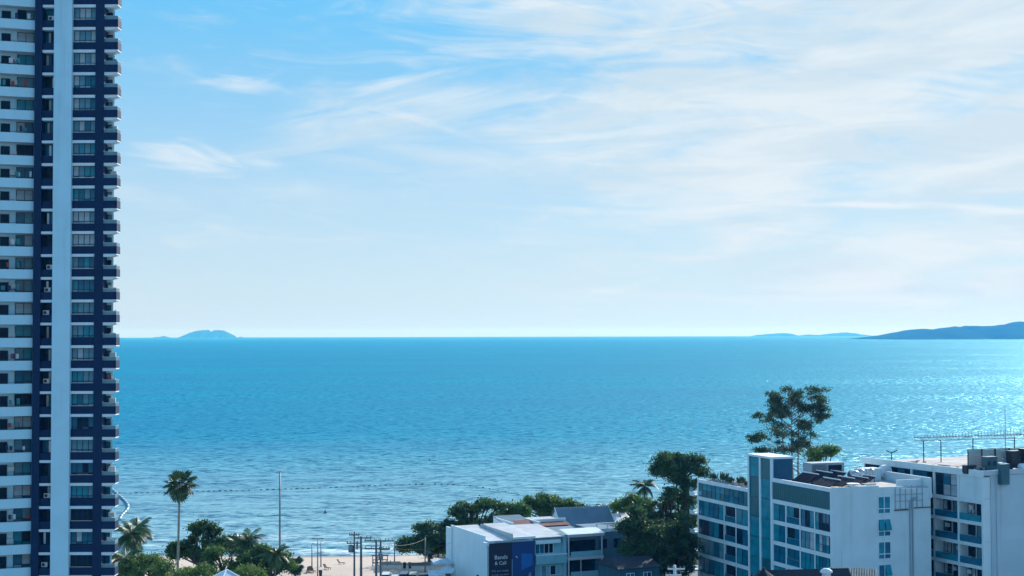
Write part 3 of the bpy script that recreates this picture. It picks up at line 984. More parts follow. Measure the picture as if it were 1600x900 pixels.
# line of stones and planters on the low roof
pl_m = mat('roof_plant_leaf', (0.05, 0.09, 0.03), 0.7, vary=0.35, scale=2)
for i, (t, hh) in enumerate(((28, 0.9), (31.5, 1.3), (34.5, 1.0), (37.5, 1.6), (40.5, 1.2))):
    o = empty('roof_planter', on_hotel(1.6 + 0.4 * (i % 2), t, HL - 0.5), A1)
    tag(o, ['planter with low shrub beside the lift tower', 'second planter from the lift tower on the low roof', 'middle planter on the low hotel roof',
            'tall planted box, second from the far corner of the low roof', 'planter at the far corner of the low hotel roof'][i], 'planter', 'planters along the low hotel roof')
    MB().box(-0.7, 0.7, -1.1, 1.1, 0, 0.55).build('box', CONC, o)
    b = MB()
    for q in range(40):
        a_ = rb.uniform(0, 6.28); rr = rb.uniform(0.2, 1.0); z0 = rb.uniform(0.5, 0.9)
        p0 = Vector((rb.uniform(-.5, .5), rb.uniform(-.9, .9), z0)); d = Vector((math.cos(a_) * rr * .6, math.sin(a_) * rr * .6, hh * rb.uniform(.4, 1)))
        b.tube([p0, p0 + d * 0.6, p0 + d], [0.03, 0.11, 0.01], 4)
    b.build('shrub', pl_m, o)

# ------------------------------------------------------------------ second block at the right edge
A2 = rad(25)
c2 = P(1535, 737, 228)
resi = empty('apartment_block', (c2.x, 228, LAND), A2)
tag(resi, 'weathered apartment block with recessed balconies at the right edge', 'building')
H2 = 25.0 - LAND
U = 29.0                           # facade length
WALL2 = mat('weathered_wall', (0.54, 0.64, 0.69), 0.85, vary=0.08, scale=0.2, streak=0.2, bump=0.2, bscale=3)
MB().box(1.55, 26, 0.0, U, 0, H2 - 0.9).build('wall', WALL2, resi)
MB().box(-0.05, 26, -0.02, U, H2 - 0.9, H2 - 0.75).build('roof', ROOFMEM, resi)
MB().box(-0.2, 0.1, -0.15, U, H2 - 1.05, H2).build('parapet', OFFWHITE, resi)
MB().box(0.1, 26, -0.15, 0.15, H2 - 0.74, H2 - 0.02).build('parapet', WALL2, resi)
MB().box(0.0, 1.54, 0.0, 0.35, 0, H2 - 1.06).build('corner_pier', OFFWHITE, resi)
F2 = 3.35
bays2 = [(0.35, 5.4), (5.4, 11.0), (11.0, 16.4), (16.4, 22.0), (22.0, 28.6)]
zt = H2 - 1.06
th = 3.55
for q, (ta, tb) in enumerate(bays2):
    shared('pier', '2', lambda: MB().box(-0.02, 1.54, -0.22, 0.22, 0, H2 - 1.07), OFFWHITE, resi, (0, tb, 0))
    if q == 0:
        MB().box(0.08, 1.5, ta, tb - 0.22, zt - th, zt).build('infill_panel', OFFWHITE, resi)
    else:
        window(resi, (0.25, (ta + tb) / 2, zt - th + 0.02), tb - ta - 0.5, th - 0.06, 3, 2, [G_DARK, G_BLUE, G_DARK, G_PALE] if q == 1 else [G_DARK, G_BLUE], rb, rz=rad(-90))
nf = 0
z = zt - th
while z - F2 > -0.5:
    shared('floor_band', '2', lambda: MB().box(-0.1, 1.56, 0.3, U - 0.4, -0.55, 0.0), OFFWHITE, resi, (0, 0, z))
    for q, (ta, tb) in enumerate(bays2):
        tm, w_ = (ta + tb) / 2, tb - ta - 0.46
        shared('parapet', ('2', q), lambda: MB().box(-0.03, 0.1, -w_ / 2, w_ / 2, 0, 1.0), G_BLUE if (q + nf) % 3 else G_TEAL, resi, (0, tm, z - F2))
        window(resi, (1.46, tm - w_ * 0.2, z - F2 + 0.02), w_ * 0.42, 2.5, 2, 1, [G_DARK, G_GREY], rb, rz=rad(-90), name='balcony_door')
        window(resi, (1.47, tm + w_ * 0.27, z - F2 + 0.9), w_ * 0.34, 1.6, 2, 1, [G_DARK, G_BLUE, G_PALE], rb, rz=rad(-90))
        if rb.random() < 0.6:
            shared('air_conditioner', '2', lambda: MB().box(-0.16, 0.16, -0.42, 0.42, 0, 0.62), ACW, resi, (1.2, tm + w_ * rb.uniform(-0.35, 0.4), z - F2 + rb.choice([0.3, 1.6])))
    z -= F2
    nf += 1
for x, zc in ((1.6, 0), (2.7, 0)):
    shared('drain_pipe', '2', lambda: MB().tube([(0, -0.12, 0), (0, -0.12, H2 - 1.0)], 0.07, 6), WALL2, resi, (x, 0, 0))
for zc in (H2 - 4.4, H2 - 11.0):
    MB().box(0.4, 26, -0.04, 0.0, zc, zc + 0.1).build('string_course', WALL2, resi)


def on_resi(x, y, z):
    return Matrix.Rotation(A2, 3, 'Z') @ Vector((x, y, z)) + Vector((c2.x, 228, LAND))


def on_resi_px(px, y):
    """roof point under photograph column px at facade depth y: solve for x across the roof"""
    best = min((abs(800 + F_PX * on_resi(x / 10, y, 0).x / on_resi(x / 10, y, 0).y - px), x / 10) for x in range(-5, 260))
    return best[1]


ZR = H2 - 0.75
# louvred screen, units, tanks
for i, (pa, pb, y, lab) in enumerate(((1509, 1531, 5.2, 'pale louvred screen panel at the left of the plant yard'), (1531, 1552, 5.0, 'louvred screen panel behind the teal condenser'),
                                      (1552, 1574, 4.8, 'louvred screen panel behind the square fan unit'), (1574, 1604, 4.6, 'louvred screen panel at the picture edge'))):
    xa, xb = on_resi_px(pa, y), on_resi_px(pb, y)
    o = empty('louvre_screen', on_resi(xa, y, ZR), A2)
    tag(o, lab, 'screen', 'louvred screens on the apartment roof')
    w_ = xb - xa
    MB().box(0, 0.1, -0.06, 0.06, 0, 3.6).build('post', DARKMETAL, o)
    MB().box(w_ - 0.12, w_ - 0.02, -0.06, 0.06, 0, 3.6).build('post', DARKMETAL, o)
    MB().box(0.1, w_ - 0.12, -0.05, 0.05, 3.5, 3.6).build('top_bar', DARKMETAL, o)
    for q in range(13):
        shared('slat', ('s', round(w_, 2)), lambda: MB().box(0.11, w_ - 0.13, -0.03, 0.03, 0, 0.225), CURTAIN, o, (0, 0, 0.35 + q * 0.24))


def ac_unit(px, y, w, d, h, m, label, zoff=0.0):
    x = on_resi_px(px, y)
    o = empty('condenser_unit', on_resi(x, y, ZR + zoff), A2)
    tag(o, label, 'condenser', 'plant on the apartment roof')
    MB().box(-w / 2, w / 2, -d / 2, d / 2, 0.2, h).build('casing', m, o)
    for q in range(max(1, int(w / 0.9))):
        shared('fan_grille', 'ac', lambda: MB().tube([(0, -0.02, 0), (0, 0.02, 0)], 0.38, 12), DARKMETAL, o, (-w / 2 + (q + 0.5) * w / max(1, int(w / 0.9)), -d / 2 - 0.03, h * 0.6))
    MB().box(-w / 2 + 0.1, -w / 2 + 0.25, -d / 2, d / 2, 0, 0.2).build('foot', DARKMETAL, o)
    MB().box(w / 2 - 0.25, w / 2 - 0.1, -d / 2, d / 2, 0, 0.2).build('foot', DARKMETAL, o)


ac_unit(1512, 3.4, 1.9, 1.1, 1.3, DARKMETAL, 'dark condenser in front of the first louvred screen')
ac_unit(1526, 2.6, 1.7, 1.1, 1.0, GREY, 'low grey condenser box second from the roof corner')
ac_unit(1543, 2.6, 2.2, 1.2, 2.6, PLASTICBLUE, 'tall teal condenser near the front edge of the roof')
ac_unit(1561, 2.4, 1.4, 1.1, 1.6, TRIM, 'white topped unit right of the tall teal condenser')
ac_unit(1582, 3.0, 2.2, 1.2, 2.9, DARKMETAL, 'square black fan unit raised before the screens', 0.4)
ac_unit(1598, 2.6, 1.5, 1.2, 3.6, DARKMETAL, 'dark tall cabinet at the picture edge on the roof')
xt = on_resi_px(1566, -0.6)
o = empty('hanging_cabinet', on_resi(xt, -0.45, ZR - 1.5), A2)
tag(o, 'teal cabinet hung over the front edge of the apartment roof', 'cabinet')
MB().box(-0.8, 0.8, -0.45, 0.28, 0, 3.1).build('casing', PLASTICBLUE, o)
MB().box(-0.85, 0.85, -0.5, 0.29, 3.1, 3.2).build('lid', PLASTICBLUE, o)
MB().tube([(-0.6, 0.0, -0.3), (-0.6, 0, 0)], 0.05, 6).tube([(0.6, 0, -0.3), (0.6, 0, 0)], 0.05, 6).build('pipe', PIPE, o)
tank(on_resi(on_resi_px(1594, 1.4), 1.4, ZR), 0.55, 1.4, TRIM, 'small white tank behind the roof edge near the picture edge', True, A2)

# long lattice antenna above the far side of the roof
an = empty('lattice_antenna', on_resi(0, 0, 0))
tag(an, 'long horizontal lattice antenna boom on thin posts above the roof', 'antenna')
a0, a1 = P(1428, 684, 254), P(1618, 678.5, 249)
bm_ = MB().tube([a0 - an.location, a1 - an.location], 0.07, 5)
a0b, a1b = a0 - Vector((0, 0, 0.55)), a1 - Vector((0, 0, 0.55))
bm_.tube([a0b - an.location, a1b - an.location], 0.06, 5)
nseg = 44
for i in range(nseg):
    f0, f1 = i / nseg, (i + 1) / nseg
    pa = a0.lerp(a1, f0) - an.location
    pb = a0b.lerp(a1b, f1) - an.location
    bm_.tube([pa, pb], 0.03, 4)
bm_.build('boom', GALV, an)
for i in range(38):
    p = a0.lerp(a1, (i + 0.3) / 38) - an.location
    hh = 0.45 + 0.7 * (i / 38)
    shared('element', ('an', i // 6), lambda: MB().tube([(0, 0, -hh * 0.25), (0, 0, hh)], 0.045, 4).tube([(0, -hh * 0.8, 0.1), (0, hh * 0.8, 0.1)], 0.035, 4), GALV, an, p)
for px, yb in ((1443, 712), (1470, 716), (1520, 716), (1585, 716)):
    p = P(px, 684, 252)
    pz = on_resi(0, 0, ZR).z
    MB().tube([(p.x - an.location.x, 252 - an.location.y, pz - an.location.z), (p.x - an.location.x, 252 - an.location.y, a0.z + (a1.z - a0.z) * (px - 1428) / 190 - 0.4 - an.location.z)], 0.09, 6).build('post', DARKMETAL, an)
wa = P(1571, 690, 243)
wh = empty('whip_antenna', (wa.x, 243, on_resi(0, 0, ZR).z))
tag(wh, 'thin tall whip antenna rising above the plant yard', 'antenna')
MB().tube([(0, 0, 0), (0, 0, 4.6)], 0.09, 6).build('mast', GALV, wh)
MB().tube([(0, 0, 4.6), (0, 0, 9.7)], [0.08, 0.05], 5).build('whip', GALV, wh)
da = P(1393, 712, 256)
dh = empty('dish_antenna', (da.x, 256, on_resi(0, 0, ZR).z))
tag(dh, 'flat topped antenna with two arms at the far roof corner', 'antenna')
MB().tube([(0, 0, 0), (0, 0, 1.5)], 0.08, 6).build('mast', DARKMETAL, dh)
MB().tube([(-1.0, 0, 1.7), (-0.3, 0, 1.4), (0.3, 0, 1.4), (1.0, 0, 1.7)], 0.1, 6).build('arm', DARKMETAL, dh)
for i, (px, y, sx, sy, sz) in enumerate(((1465, 14, 1.6, 0.9, 0.4), (1488, 9, 2.2, 1.0, 0.45), (1500, 6.5, 1.4, 1.2, 0.6), (1420, 23, 2.6, 1.0, 0.35))):
    o = empty('scrap_heap', on_resi(on_resi_px(px, y), y, ZR), A2 + i)
    tag(o, ['flat pile of boards in the middle of the apartment roof', 'rubble strewn behind the roof parapet', 'small heap next to the louvred screens', 'planks lying at the far end of the apartment roof'][i], 'debris')
    for q in range(9):
        MB().cbox(rb.uniform(-sx, sx), rb.uniform(-sy, sy), sz * rb.uniform(.1, .9), rb.uniform(.4, 1.4), rb.uniform(.15, .5), rb.uniform(.08, .25)).build('board', RUST if i == 1 else CONC, o)

# ------------------------------------------------------------------ white shop houses in the middle
A3 = rad(23)
c3 = P(761, 842, 255)
HS = c3.z - LAND
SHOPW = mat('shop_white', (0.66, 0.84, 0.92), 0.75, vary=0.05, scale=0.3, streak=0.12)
SHEET = mat('pale_roof_sheet', (0.62, 0.63, 0.63), 0.5, vary=0.15, scale=0.4, streak=0.0)
AQUA = mat('aqua_render', (0.22, 0.48, 0.55), 0.75, vary=0.08, scale=0.4, streak=0.12)
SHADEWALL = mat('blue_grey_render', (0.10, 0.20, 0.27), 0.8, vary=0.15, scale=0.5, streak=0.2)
TILE_G = mat('grey_blue_roof', (0.13, 0.22, 0.29), 0.7, vary=0.1, scale=0.5)
RED = mat('faded_red_roof', (0.22, 0.085, 0.07), 0.85, vary=0.25, scale=0.6)


def corrugated(b, x0, x1, y0, y1, z0, z1, pitch=0.45, amp=0.05):
    """sheet roof sloping from z0 (at y0) to z1 (at y1), ribs running down the slope"""
    n = max(2, int((x1 - x0) / pitch))
    vs, fs = [], []
    for i in range(2 * n + 1):
        x = x0 + (x1 - x0) * i / (2 * n)
        a = amp if i % 2 else 0.0
        vs += [(x, y0, z0 + a), (x, y1, z1 + a), (x, y0, z0 - 0.08), (x, y1, z1 - 0.08)]
    for i in range(2 * n):
        o = 4 * i
        fs += [(o, o + 4, o + 5, o + 1), (o + 2, o + 3, o + 7, o + 6), (o, o + 2, o + 6, o + 4), (o + 1, o + 5, o + 7, o + 3)]
    e = 8 * n
    fs += [(0, 1, 3, 2), (e, e + 2, e + 3, e + 1)]
    return b.add(vs, fs)


shop = empty('shop_house', (c3.x, 255, LAND), A3)
tag(shop, 'white shop house with blank side wall and dark billboard front', 'building')
SD = 17.6
MB().box(0, 8.7, 0, SD, 0, HS - 0.55).build('wall', SHOPW, shop)
MB().box(-0.35, 0.0, SD - 1.0, SD + 1.6, 0, HS - 0.1).build('wall_pier', SHOPW, shop)
MB().box(-0.02, 0.22, 1.2, SD, HS - 0.55, HS + 0.35).build('parapet', SHOPW, shop)
corrugated(MB(), 0.23, 4.6, -0.3, SD - 1, HS - 0.42, HS + 0.25).build('roof_sheet', SHEET, shop)
corrugated(MB(), 4.7, 8.9, -0.1, SD - 4, HS - 0.1, HS + 0.75).build('roof_sheet', SHEET, shop)
MB().box(4.62, 4.69, -0.35, SD - 3, HS - 0.45, HS + 0.62).build('roof_step', PIPE, shop)
MB().box(-0.5, 1.3, -0.5, 1.0, HS - 1.25, HS - 0.6).build('corner_canopy', SHOPW, shop)
MB().box(4.7, 8.9, -0.45, -0.1, HS - 0.35, HS + 0.05).build('gutter', TRIM, shop)
dd = MB()
dd.tube([(-0.06, 4.2, 1.6), (0.0, 4.2, 1.6)], 0.75, 16)
dd.build('round_sign', G_DARK, shop)

SIGN_BG = mat('billboard_navy', (0.003, 0.010, 0.034), 0.6, vary=0.06)
SIGN_BLUE = mat('billboard_blue', (0.003, 0.05, 0.19), 0.6, vary=0.1)
SIGN_SKY = mat('billboard_sky_blue', (0.003, 0.13, 0.40), 0.6, vary=0.06)
SIGN_WHITE = mat('billboard_white', (0.75, 0.78, 0.80), 0.6, vary=0.03)
SIGN_DIM = mat('billboard_pale_print', (0.28, 0.38, 0.50), 0.6, vary=0.03)
bbx = Matrix.Rotation(A3, 3, 'Z') @ Vector((0.15, -0.62, 0)) + Vector((c3.x, 255, LAND))
bill = empty('billboard', bbx, A3)
tag(bill, 'dark navy billboard with white lettering and a bright blue picture', 'billboard')
BW, BH0 = 8.55, HS - 0.75
MB().box(0, BW, 0, 0.22, 0.4, BH0).build('panel', SIGN_BG, bill)
MB().box(4.25, BW - 0.05, -0.012, -0.004, 2.2, BH0 - 0.1).build('picture', SIGN_BLUE, bill)
pic = MB().add([(6.0, -0.02, 3.4), (8.1, -0.02, 4.2), (8.1, -0.02, 6.1), (6.0, -0.02, 6.3), (6.0, -0.014, 3.4), (8.1, -0.014, 4.2), (8.1, -0.014, 6.1), (6.0, -0.014, 6.3)],
               [(0, 1, 2, 3), (7, 6, 5, 4), (0, 4, 5, 1), (1, 5, 6, 2), (2, 6, 7, 3), (3, 7, 4, 0)]).build('picture_panel', SIGN_SKY, bill)
MB().box(4.2, 4.3, -0.025, -0.013, 2.3, 5.4).build('picture_edge', SIGN_DIM, bill)
MB().tube([(4.9, -0.03, 5.9), (5.25, -0.03, 5.6)], 0.07, 5).build('picture_highlight', SIGN_WHITE, bill)


def lettering(parent, text, x, z, size, m, width=None):
    cu = bpy.data.curves.new('lettering', 'FONT')
    cu.body = text
    cu.size = size
    cu.extrude = 0.004
    cu.resolution_u = 2
    tmp = bpy.data.objects.new('lettering_curve', cu)
    COL.objects.link(tmp)
    dg = bpy.context.evaluated_depsgraph_get()
    me = bpy.data.meshes.new_from_object(tmp.evaluated_get(dg))
    bpy.data.objects.remove(tmp)
    me.materials.clear()
    me.materials.append(m)
    o = link('lettering', me, parent, (x, -0.03, z))
    o.rotation_euler = (rad(90), 0, 0)
    if width:
        w = max(v.co.x for v in me.vertices) - min(v.co.x for v in me.vertices)
        o.scale = (width / w, 1, 1)
    return o


lettering(bill, 'Bands', 0.95, BH0 - 2.75, 1.0, SIGN_WHITE, 2.35)
lettering(bill, '& Call', 1.0, BH0 - 3.7, 0.85, SIGN_WHITE, 2.1)
lettering(bill, 'We are ready', 0.4, BH0 - 4.9, 0.5, SIGN_DIM, 3.2)
lettering(bill, 'to help you start', 0.4, BH0 - 5.55, 0.5, SIGN_DIM, 3.2)
MB().lathe([(0.28, 0), (0.5, 0), (0.5, 0.02), (0.28, 0.02)], 16).build('ring_emblem', SIGN_WHITE, bill).rotation_euler = (rad(90), 0, 0)
bpy.data.objects['ring_emblem'].location = (1.75, -0.02, BH0 - 6.7)
for i in range(2):
    MB().box(5.0, 5.9 + 0.4 * i, -0.02, -0.01, 1.7 - 0.35 * i, 1.78 - 0.35 * i).box(6.4, 8.0, -0.02, -0.01, 1.9 - 0.3 * i, 1.97 - 0.3 * i).build('small_print', SIGN_DIM, bill)
MB().box(7.3, 7.9, -0.022, -0.012, 2.35, 2.45).box(7.6, 7.75, -0.022, -0.012, 2.5, 2.95).box(7.3, 7.6, -0.022, -0.012, 2.65, 2.73).build('small_emblem', SIGN_DIM, bill)
# round dark logo sign on the side wall stays on the shop house

nb = Matrix.Rotation(A3, 3, 'Z')
def at_row(s, y=0.0, z=0.0):
    return nb @ Vector((s, y, z)) + Vector((c3.x, 255, LAND))


# narrow unit with bay window
u2 = empty('shop_house', at_row(8.95, -0.3), A3)
tag(u2, 'narrow pale aqua shop house with white awning beside the billboard', 'building')
W2 = 5.9
MB().box(0, W2, 0.6, 15, 0, HS - 0.3).build('wall', AQUA, u2)
MB().box(-0.02, W2 - 1.2, -0.25, 0.62, HS - 1.35, HS - 0.75).build('awning', TRIM, u2)
MB().box(-0.02, W2, -0.35, 0.58, HS - 4.9, HS - 3.4).build('balcony_front', AQUA, u2)
MB().box(-0.04, W2 + 0.03, -0.42, 0.58, HS - 3.4, HS - 3.25).build('ledge', TRIM, u2)
MB().box(W2 - 0.6, W2, -0.1, 0.6, 0, HS - 0.3).build('pilaster', AQUA, u2)
corrugated(MB(), -0.1, W2 - 0.2, -0.1, 12, HS - 0.28, HS + 0.5).build('roof_sheet', SHEET, u2)
window(u2, (1.9, 0.55, HS - 3.2), 3.5, 1.75, 4, 1, [G_DARK, G_BLUE, G_TEAL], rb, fm=TRIM, fw=0.08)
window(u2, (1.3, 0.55, HS - 7.4), 2.2, 2.2, 2, 1, [AQUA, G_GREY], rb, fm=TRIM, fw=0.08)
window(u2, (4.1, 0.55, HS - 7.0), 2.2, 1.7, 2, 1, [AQUA, G_DARK], rb, fm=TRIM, fw=0.08)

# unit with open dark balconies
u3 = empty('shop_house', at_row(15.1, -0.6), A3)
tag(u3, 'white shop house with two dark open balconies and pink fascia', 'building')
W3 = 6.7
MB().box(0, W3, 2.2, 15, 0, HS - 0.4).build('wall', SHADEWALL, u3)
PINK = mat('pale_pink_trim', (0.62, 0.55, 0.58), 0.75, vary=0.05)
corrugated(MB(), -0.3, W3 + 0.3, -0.5, 3.2, HS + 0.0, HS + 0.55).build('roof_sheet', TRIM, u3)
MB().box(-0.25, W3 + 0.25, -0.35, -0.15, HS - 0.5, HS - 0.1).build('fascia', PINK, u3)
for zf in (HS - 4.1, HS - 7.6):
    shared('slab', 'u3', lambda: MB().box(0, W3, 0, 2.19, -0.25, 0), TRIM, u3, (0, 0, zf))
    shared('fascia', 'u3', lambda: MB().box(-0.1, W3 + 0.2, -0.12, 0.0, -0.42, 0.02), PINK, u3, (0, 0, zf + (0 if zf > HS - 5 else 0)))
    shared('balcony_front', 'u3', lambda: MB().box(0.55, W3 - 0.15, 0.02, 0.14, 0.03, 1.0), AQUA, u3, (0, 0, zf))
for x in (0.0, W3 - 0.2):
    shared('post', 'u3', lambda: MB().box(0, 0.2, 0, 0.2, 0, HS - 0.5), PINK, u3, (x, -0.02, 0))
shared('post', 'u3m', lambda: MB().box(0, 0.12, 0, 0.12, 0, 3.1), PINK, u3, (2.4, 0.0, HS - 7.5))
window(u3, (W3 / 2, 2.15, HS - 4.05), W3 - 0.8, 2.6, 4, 1, [G_DARK], rb, name='sliding_door')
window(u3, (W3 / 2, 2.15, HS - 7.55), W3 - 0.8, 2.6, 4, 1, [G_DARK], rb, name='sliding_door')

# roofs behind the row
rr = empty('low_roof_house', at_row(10.5, 13.2), A3)
tag(rr, 'low house with faded red roof patches behind the shop row', 'building')
MB().box(0, 11.5, 0, 9, 0, HS - 0.4).build('wall', SHOPW, rr)
corrugated(MB(), 0, 5.0, -0.2, 4.2, HS - 0.2, HS + 0.5).build('red_roof_sheet', RED, rr)
corrugated(MB(), 5.3, 11.5, -0.2, 2.2, HS - 0.2, HS + 0.2).build('red_roof_sheet', RED, rr)
corrugated(MB(), -0.3, 5.2, 4.3, 9.2, HS + 0.2, HS + 0.9).build('roof_sheet', SHADEWALL, rr)
MB().box(5.02, 5.28, -0.3, 6, HS - 0.4, HS + 0.6).build('party_wall', TRIM, rr)
MB().box(-0.25, -0.02, -0.3, 9, HS - 0.4, HS + 0.75).build('party_wall', TRIM, rr)
MB().box(5.3, 11.6, 2.25, 2.5, HS - 0.4, HS + 0.75).build('parapet', TRIM, rr)
corrugated(MB(), 5.3, 11.5, 2.52, 8.8, HS - 0.1, HS + 0.3).build('roof_sheet', SHEET, rr)

gh = empty('gable_house', P(878, 835, 288) * 1.0, A3 - rad(6))
gh.location.z = LAND
tag(gh, 'house with steep grey blue gable roof among the trees', 'building')
gz0, gz1 = P(900, 821, 288).z - LAND, P(900, 794.5, 290).z - LAND
GL = 10.6
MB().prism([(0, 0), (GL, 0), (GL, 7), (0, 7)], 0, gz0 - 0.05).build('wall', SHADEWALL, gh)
MB().add([(0, 0, gz0 - 0.05), (0, 7, gz0 - 0.05), (0, 3.5, gz1 - 0.1), (0.2, 0, gz0 - 0.05), (0.2, 7, gz0 - 0.05), (0.2, 3.5, gz1 - 0.1)],
         [(0, 2, 1), (3, 4, 5), (0, 3, 5, 2), (1, 2, 5, 4), (0, 1, 4, 3)]).build('gable', SHOPW, gh)
corrugated(MB(), -0.3, GL + 0.3, -0.5, 3.5, gz0 - 0.2, gz1).build('roof_slope', TILE_G, gh)
corrugated(MB(), -0.3, GL + 0.3, 7.5, 3.52, gz0 - 0.2, gz1).build('roof_slope', TILE_G, gh)
for x in (-0.38, GL + 0.3):
    MB().add([(x, -0.6, gz0 - 0.2), (x + 0.12, -0.6, gz0 - 0.2), (x + 0.12, 3.5, gz1 + 0.12), (x, 3.5, gz1 + 0.12), (x, -0.6, gz0 - 0.45), (x + 0.12, -0.6, gz0 - 0.45), (x + 0.12, 3.5, gz1 - 0.2), (x, 3.5, gz1 - 0.2)],
             [(0, 1, 2, 3), (7, 6, 5, 4), (0, 4, 5, 1), (1, 5, 6, 2), (2, 6, 7, 3), (3, 7, 4, 0)]).build('barge_board', TRIM, gh)
for i in range(4):
    window(gh, (1.6 + i * 2.5, -0.06, gz0 - 1.9), 1.8, 1.3, 2, 1, [G_DARK, G_BLUE], rb, fm=TRIM)

# shaded annex with white window strip, right of the open balconies
ax = empty('annex_building', at_row(21.9, 3.0), A3)
tag(ax, 'blue shaded annex with a white strip of small openings on top', 'building')
HA = HS + 0.05
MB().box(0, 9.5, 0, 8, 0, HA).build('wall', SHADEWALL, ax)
MB().box(-0.1, 9.2, -0.12, 0.0, HA - 0.5, HA + 0.1).build('coping', TRIM, ax)
for i in range(4):
    MB().box(0.5 + i * 2.2, 0.7 + i * 2.2, 0.1, 0.3, HA + 0.01, HA + 0.9).build('post', TRIM, ax)
MB().box(0.3, 8.9, 0.08, 0.32, HA + 0.9, HA + 1.1).build('top_rail', TRIM, ax)
for i in range(3):
    window(ax, (1.8 + i * 2.9, -0.05, HA - 3.4), 1.4, 1.6, 2, 1, [G_DARK, G_BLUE], rb)
hv = empty('roof_vent_hood', at_row(29.6, 4.2, HA), A3)
tag(hv, 'dark arched vent hood at the end of the blue annex', 'vent')
MB().tube([(0, 0, 0), (0, 0, 1.2), (0.3, 0, 1.9), (0.9, 0, 2.2), (1.5, 0, 1.9), (1.7, 0, 1.2), (1.7, 0, 0)], 0.45, 8).build('hood', DARKMETAL, hv)

# small house below the big trees, their shade also put into its dark colours
sh0 = P(968, 889, 247)
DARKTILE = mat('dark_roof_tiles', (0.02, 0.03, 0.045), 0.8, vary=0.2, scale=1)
SHADETEAL = mat('shaded_teal_render', (0.02, 0.10, 0.14), 0.8, vary=0.15, scale=0.5, streak=0.15)
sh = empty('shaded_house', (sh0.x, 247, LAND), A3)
tag(sh, 'small blue house in deep shade below the big trees', 'building')
hz0 = sh0.z - LAND
MB().box(0, 7.5, 0, 8, 0, hz0).build('wall', SHADETEAL, sh)
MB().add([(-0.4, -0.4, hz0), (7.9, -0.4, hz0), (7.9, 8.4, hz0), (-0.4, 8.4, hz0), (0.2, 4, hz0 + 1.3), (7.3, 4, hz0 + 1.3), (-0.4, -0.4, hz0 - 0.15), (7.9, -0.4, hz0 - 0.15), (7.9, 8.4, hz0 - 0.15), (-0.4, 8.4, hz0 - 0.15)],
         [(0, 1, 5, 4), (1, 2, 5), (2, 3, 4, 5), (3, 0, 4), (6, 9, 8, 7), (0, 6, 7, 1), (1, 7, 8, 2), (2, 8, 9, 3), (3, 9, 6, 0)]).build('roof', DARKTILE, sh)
window(sh, (2.0, -0.05, hz0 - 2.2), 1.5, 1.4, 2, 1, [G_DARK, G_BLUE], rb, fm=TRIM)
window(sh, (5.2, -0.05, hz0 - 2.2), 1.5, 1.4, 2, 1, [G_DARK, G_BLUE], rb, fm=TRIM)
# pale roofs between gable house and tall trees
for i, (px, py, D, w, d, lab) in enumerate(((952, 803, 322, 7.0, 8.0, 'pale sheet roofed beach house behind the gable roof'), (972, 797, 334, 5.0, 7.0, 'second pale roofed hut just before the trees'))):
    p = P(px, py, D)
    o = empty('beach_house', (p.x, D, LAND - 0.5), A3 + 0.3 * i)
    tag(o, lab, 'house')
    zz = p.z - LAND + 0.5
    MB().box(-w / 2, w / 2, -d / 2, d / 2, 0, zz - 1.4).build('wall', SHOPW, o)
    corrugated(MB(), -w / 2 - 0.4, w / 2 + 0.4, -d / 2 - 0.4, 0, zz - 1.6, zz).build('roof_slope', SHEET, o)
    corrugated(MB(), -w / 2 - 0.4, w / 2 + 0.4, d / 2 + 0.4, 0.02, zz - 1.6, zz).build('roof_slope', SHEET, o)

# nearer rooftops that just enter the bottom of the picture
p = P(1262, 892.5, 176)
fr = empty('foreground_house', (p.x, 176, LAND), rad(8))
tag(fr, 'dark blue hipped roof peeking in at the bottom below the hotel', 'building')
fz = p.z - LAND
MB().box(-5, 5, -3, 8, 0, fz - 3.5).build('wall', SHADEWALL, fr)
corrugated(MB(), -5.6, 5.6, -4.0, 1.5, fz - 4.6, fz, 0.4, 0.012).build('roof_slope', DARKTILE, fr)
corrugated(MB(), -5.6, 5.6, 7.0, 1.52, fz - 4.6, fz, 0.4, 0.012).build('roof_slope', DARKTILE, fr)
p = P(1193, 890, 176)
tp = empty('thatched_peak', (p.x, 176, LAND), 0)
tag(tp, 'dark pointed roof tip left of the blue hipped roof', 'roof')
z9 = p.z - LAND
MB().lathe([(2.6, z9 - 2.2), (2.0, z9 - 1.3), (1.0, z9 - 0.6), (0.25, z9 - 0.05), (0.1, z9 + 0.25)], 10).build('cone', DARKROOM, tp)
MB().tube([(0, 0, 0), (0, 0, z9 - 2.1)], 1.9, 10).build('wall', SHADEWALL, tp)
p = P(1291, 889, 172)
cy = empty('white_vent_drum', (p.x, 172, p.z - 0.9))
tag(cy, 'white cylindrical roof vent on the dark blue roof', 'vent')
MB().lathe([(0.52, -1.6), (0.52, 0.45), (0.72, 0.5), (0.7, 0.7), (0.35, 0.95), (0.05, 1.0)], 18).build('drum', TRIM, cy, True)
p = P(1325, 890, 182)
tr_ = empty('tiled_house', (p.x, 182, LAND), rad(-14))
tag(tr_, 'pale tiled roof corner beside the white vent at the bottom', 'building')
z9 = p.z - LAND
MB().box(-1.4, 3, -2, 6, 0, z9 - 1.4).build('wall', SHOPW, tr_)
TAN = mat('tan_tiles', (0.33, 0.32, 0.27), 0.85, vary=0.25, scale=1.2)
corrugated(MB(), -2.4, 3.4, -3.0, 1.2, z9 - 1.9, z9, 0.3, 0.07).build('roof_slope', TAN, tr_)
corrugated(MB(), -2.4, 3.4, 5.4, 1.22, z9 - 1.9, z9, 0.3, 0.07).build('roof_slope', TAN, tr_)
p = P(354, 890, 214)
wr = empty('white_pavilion', (p.x, 214, LAND), rad(38))
tag(wr, 'white pyramid roofed pavilion tip among the palms at the bottom', 'pavilion')
z9 = p.z - LAND
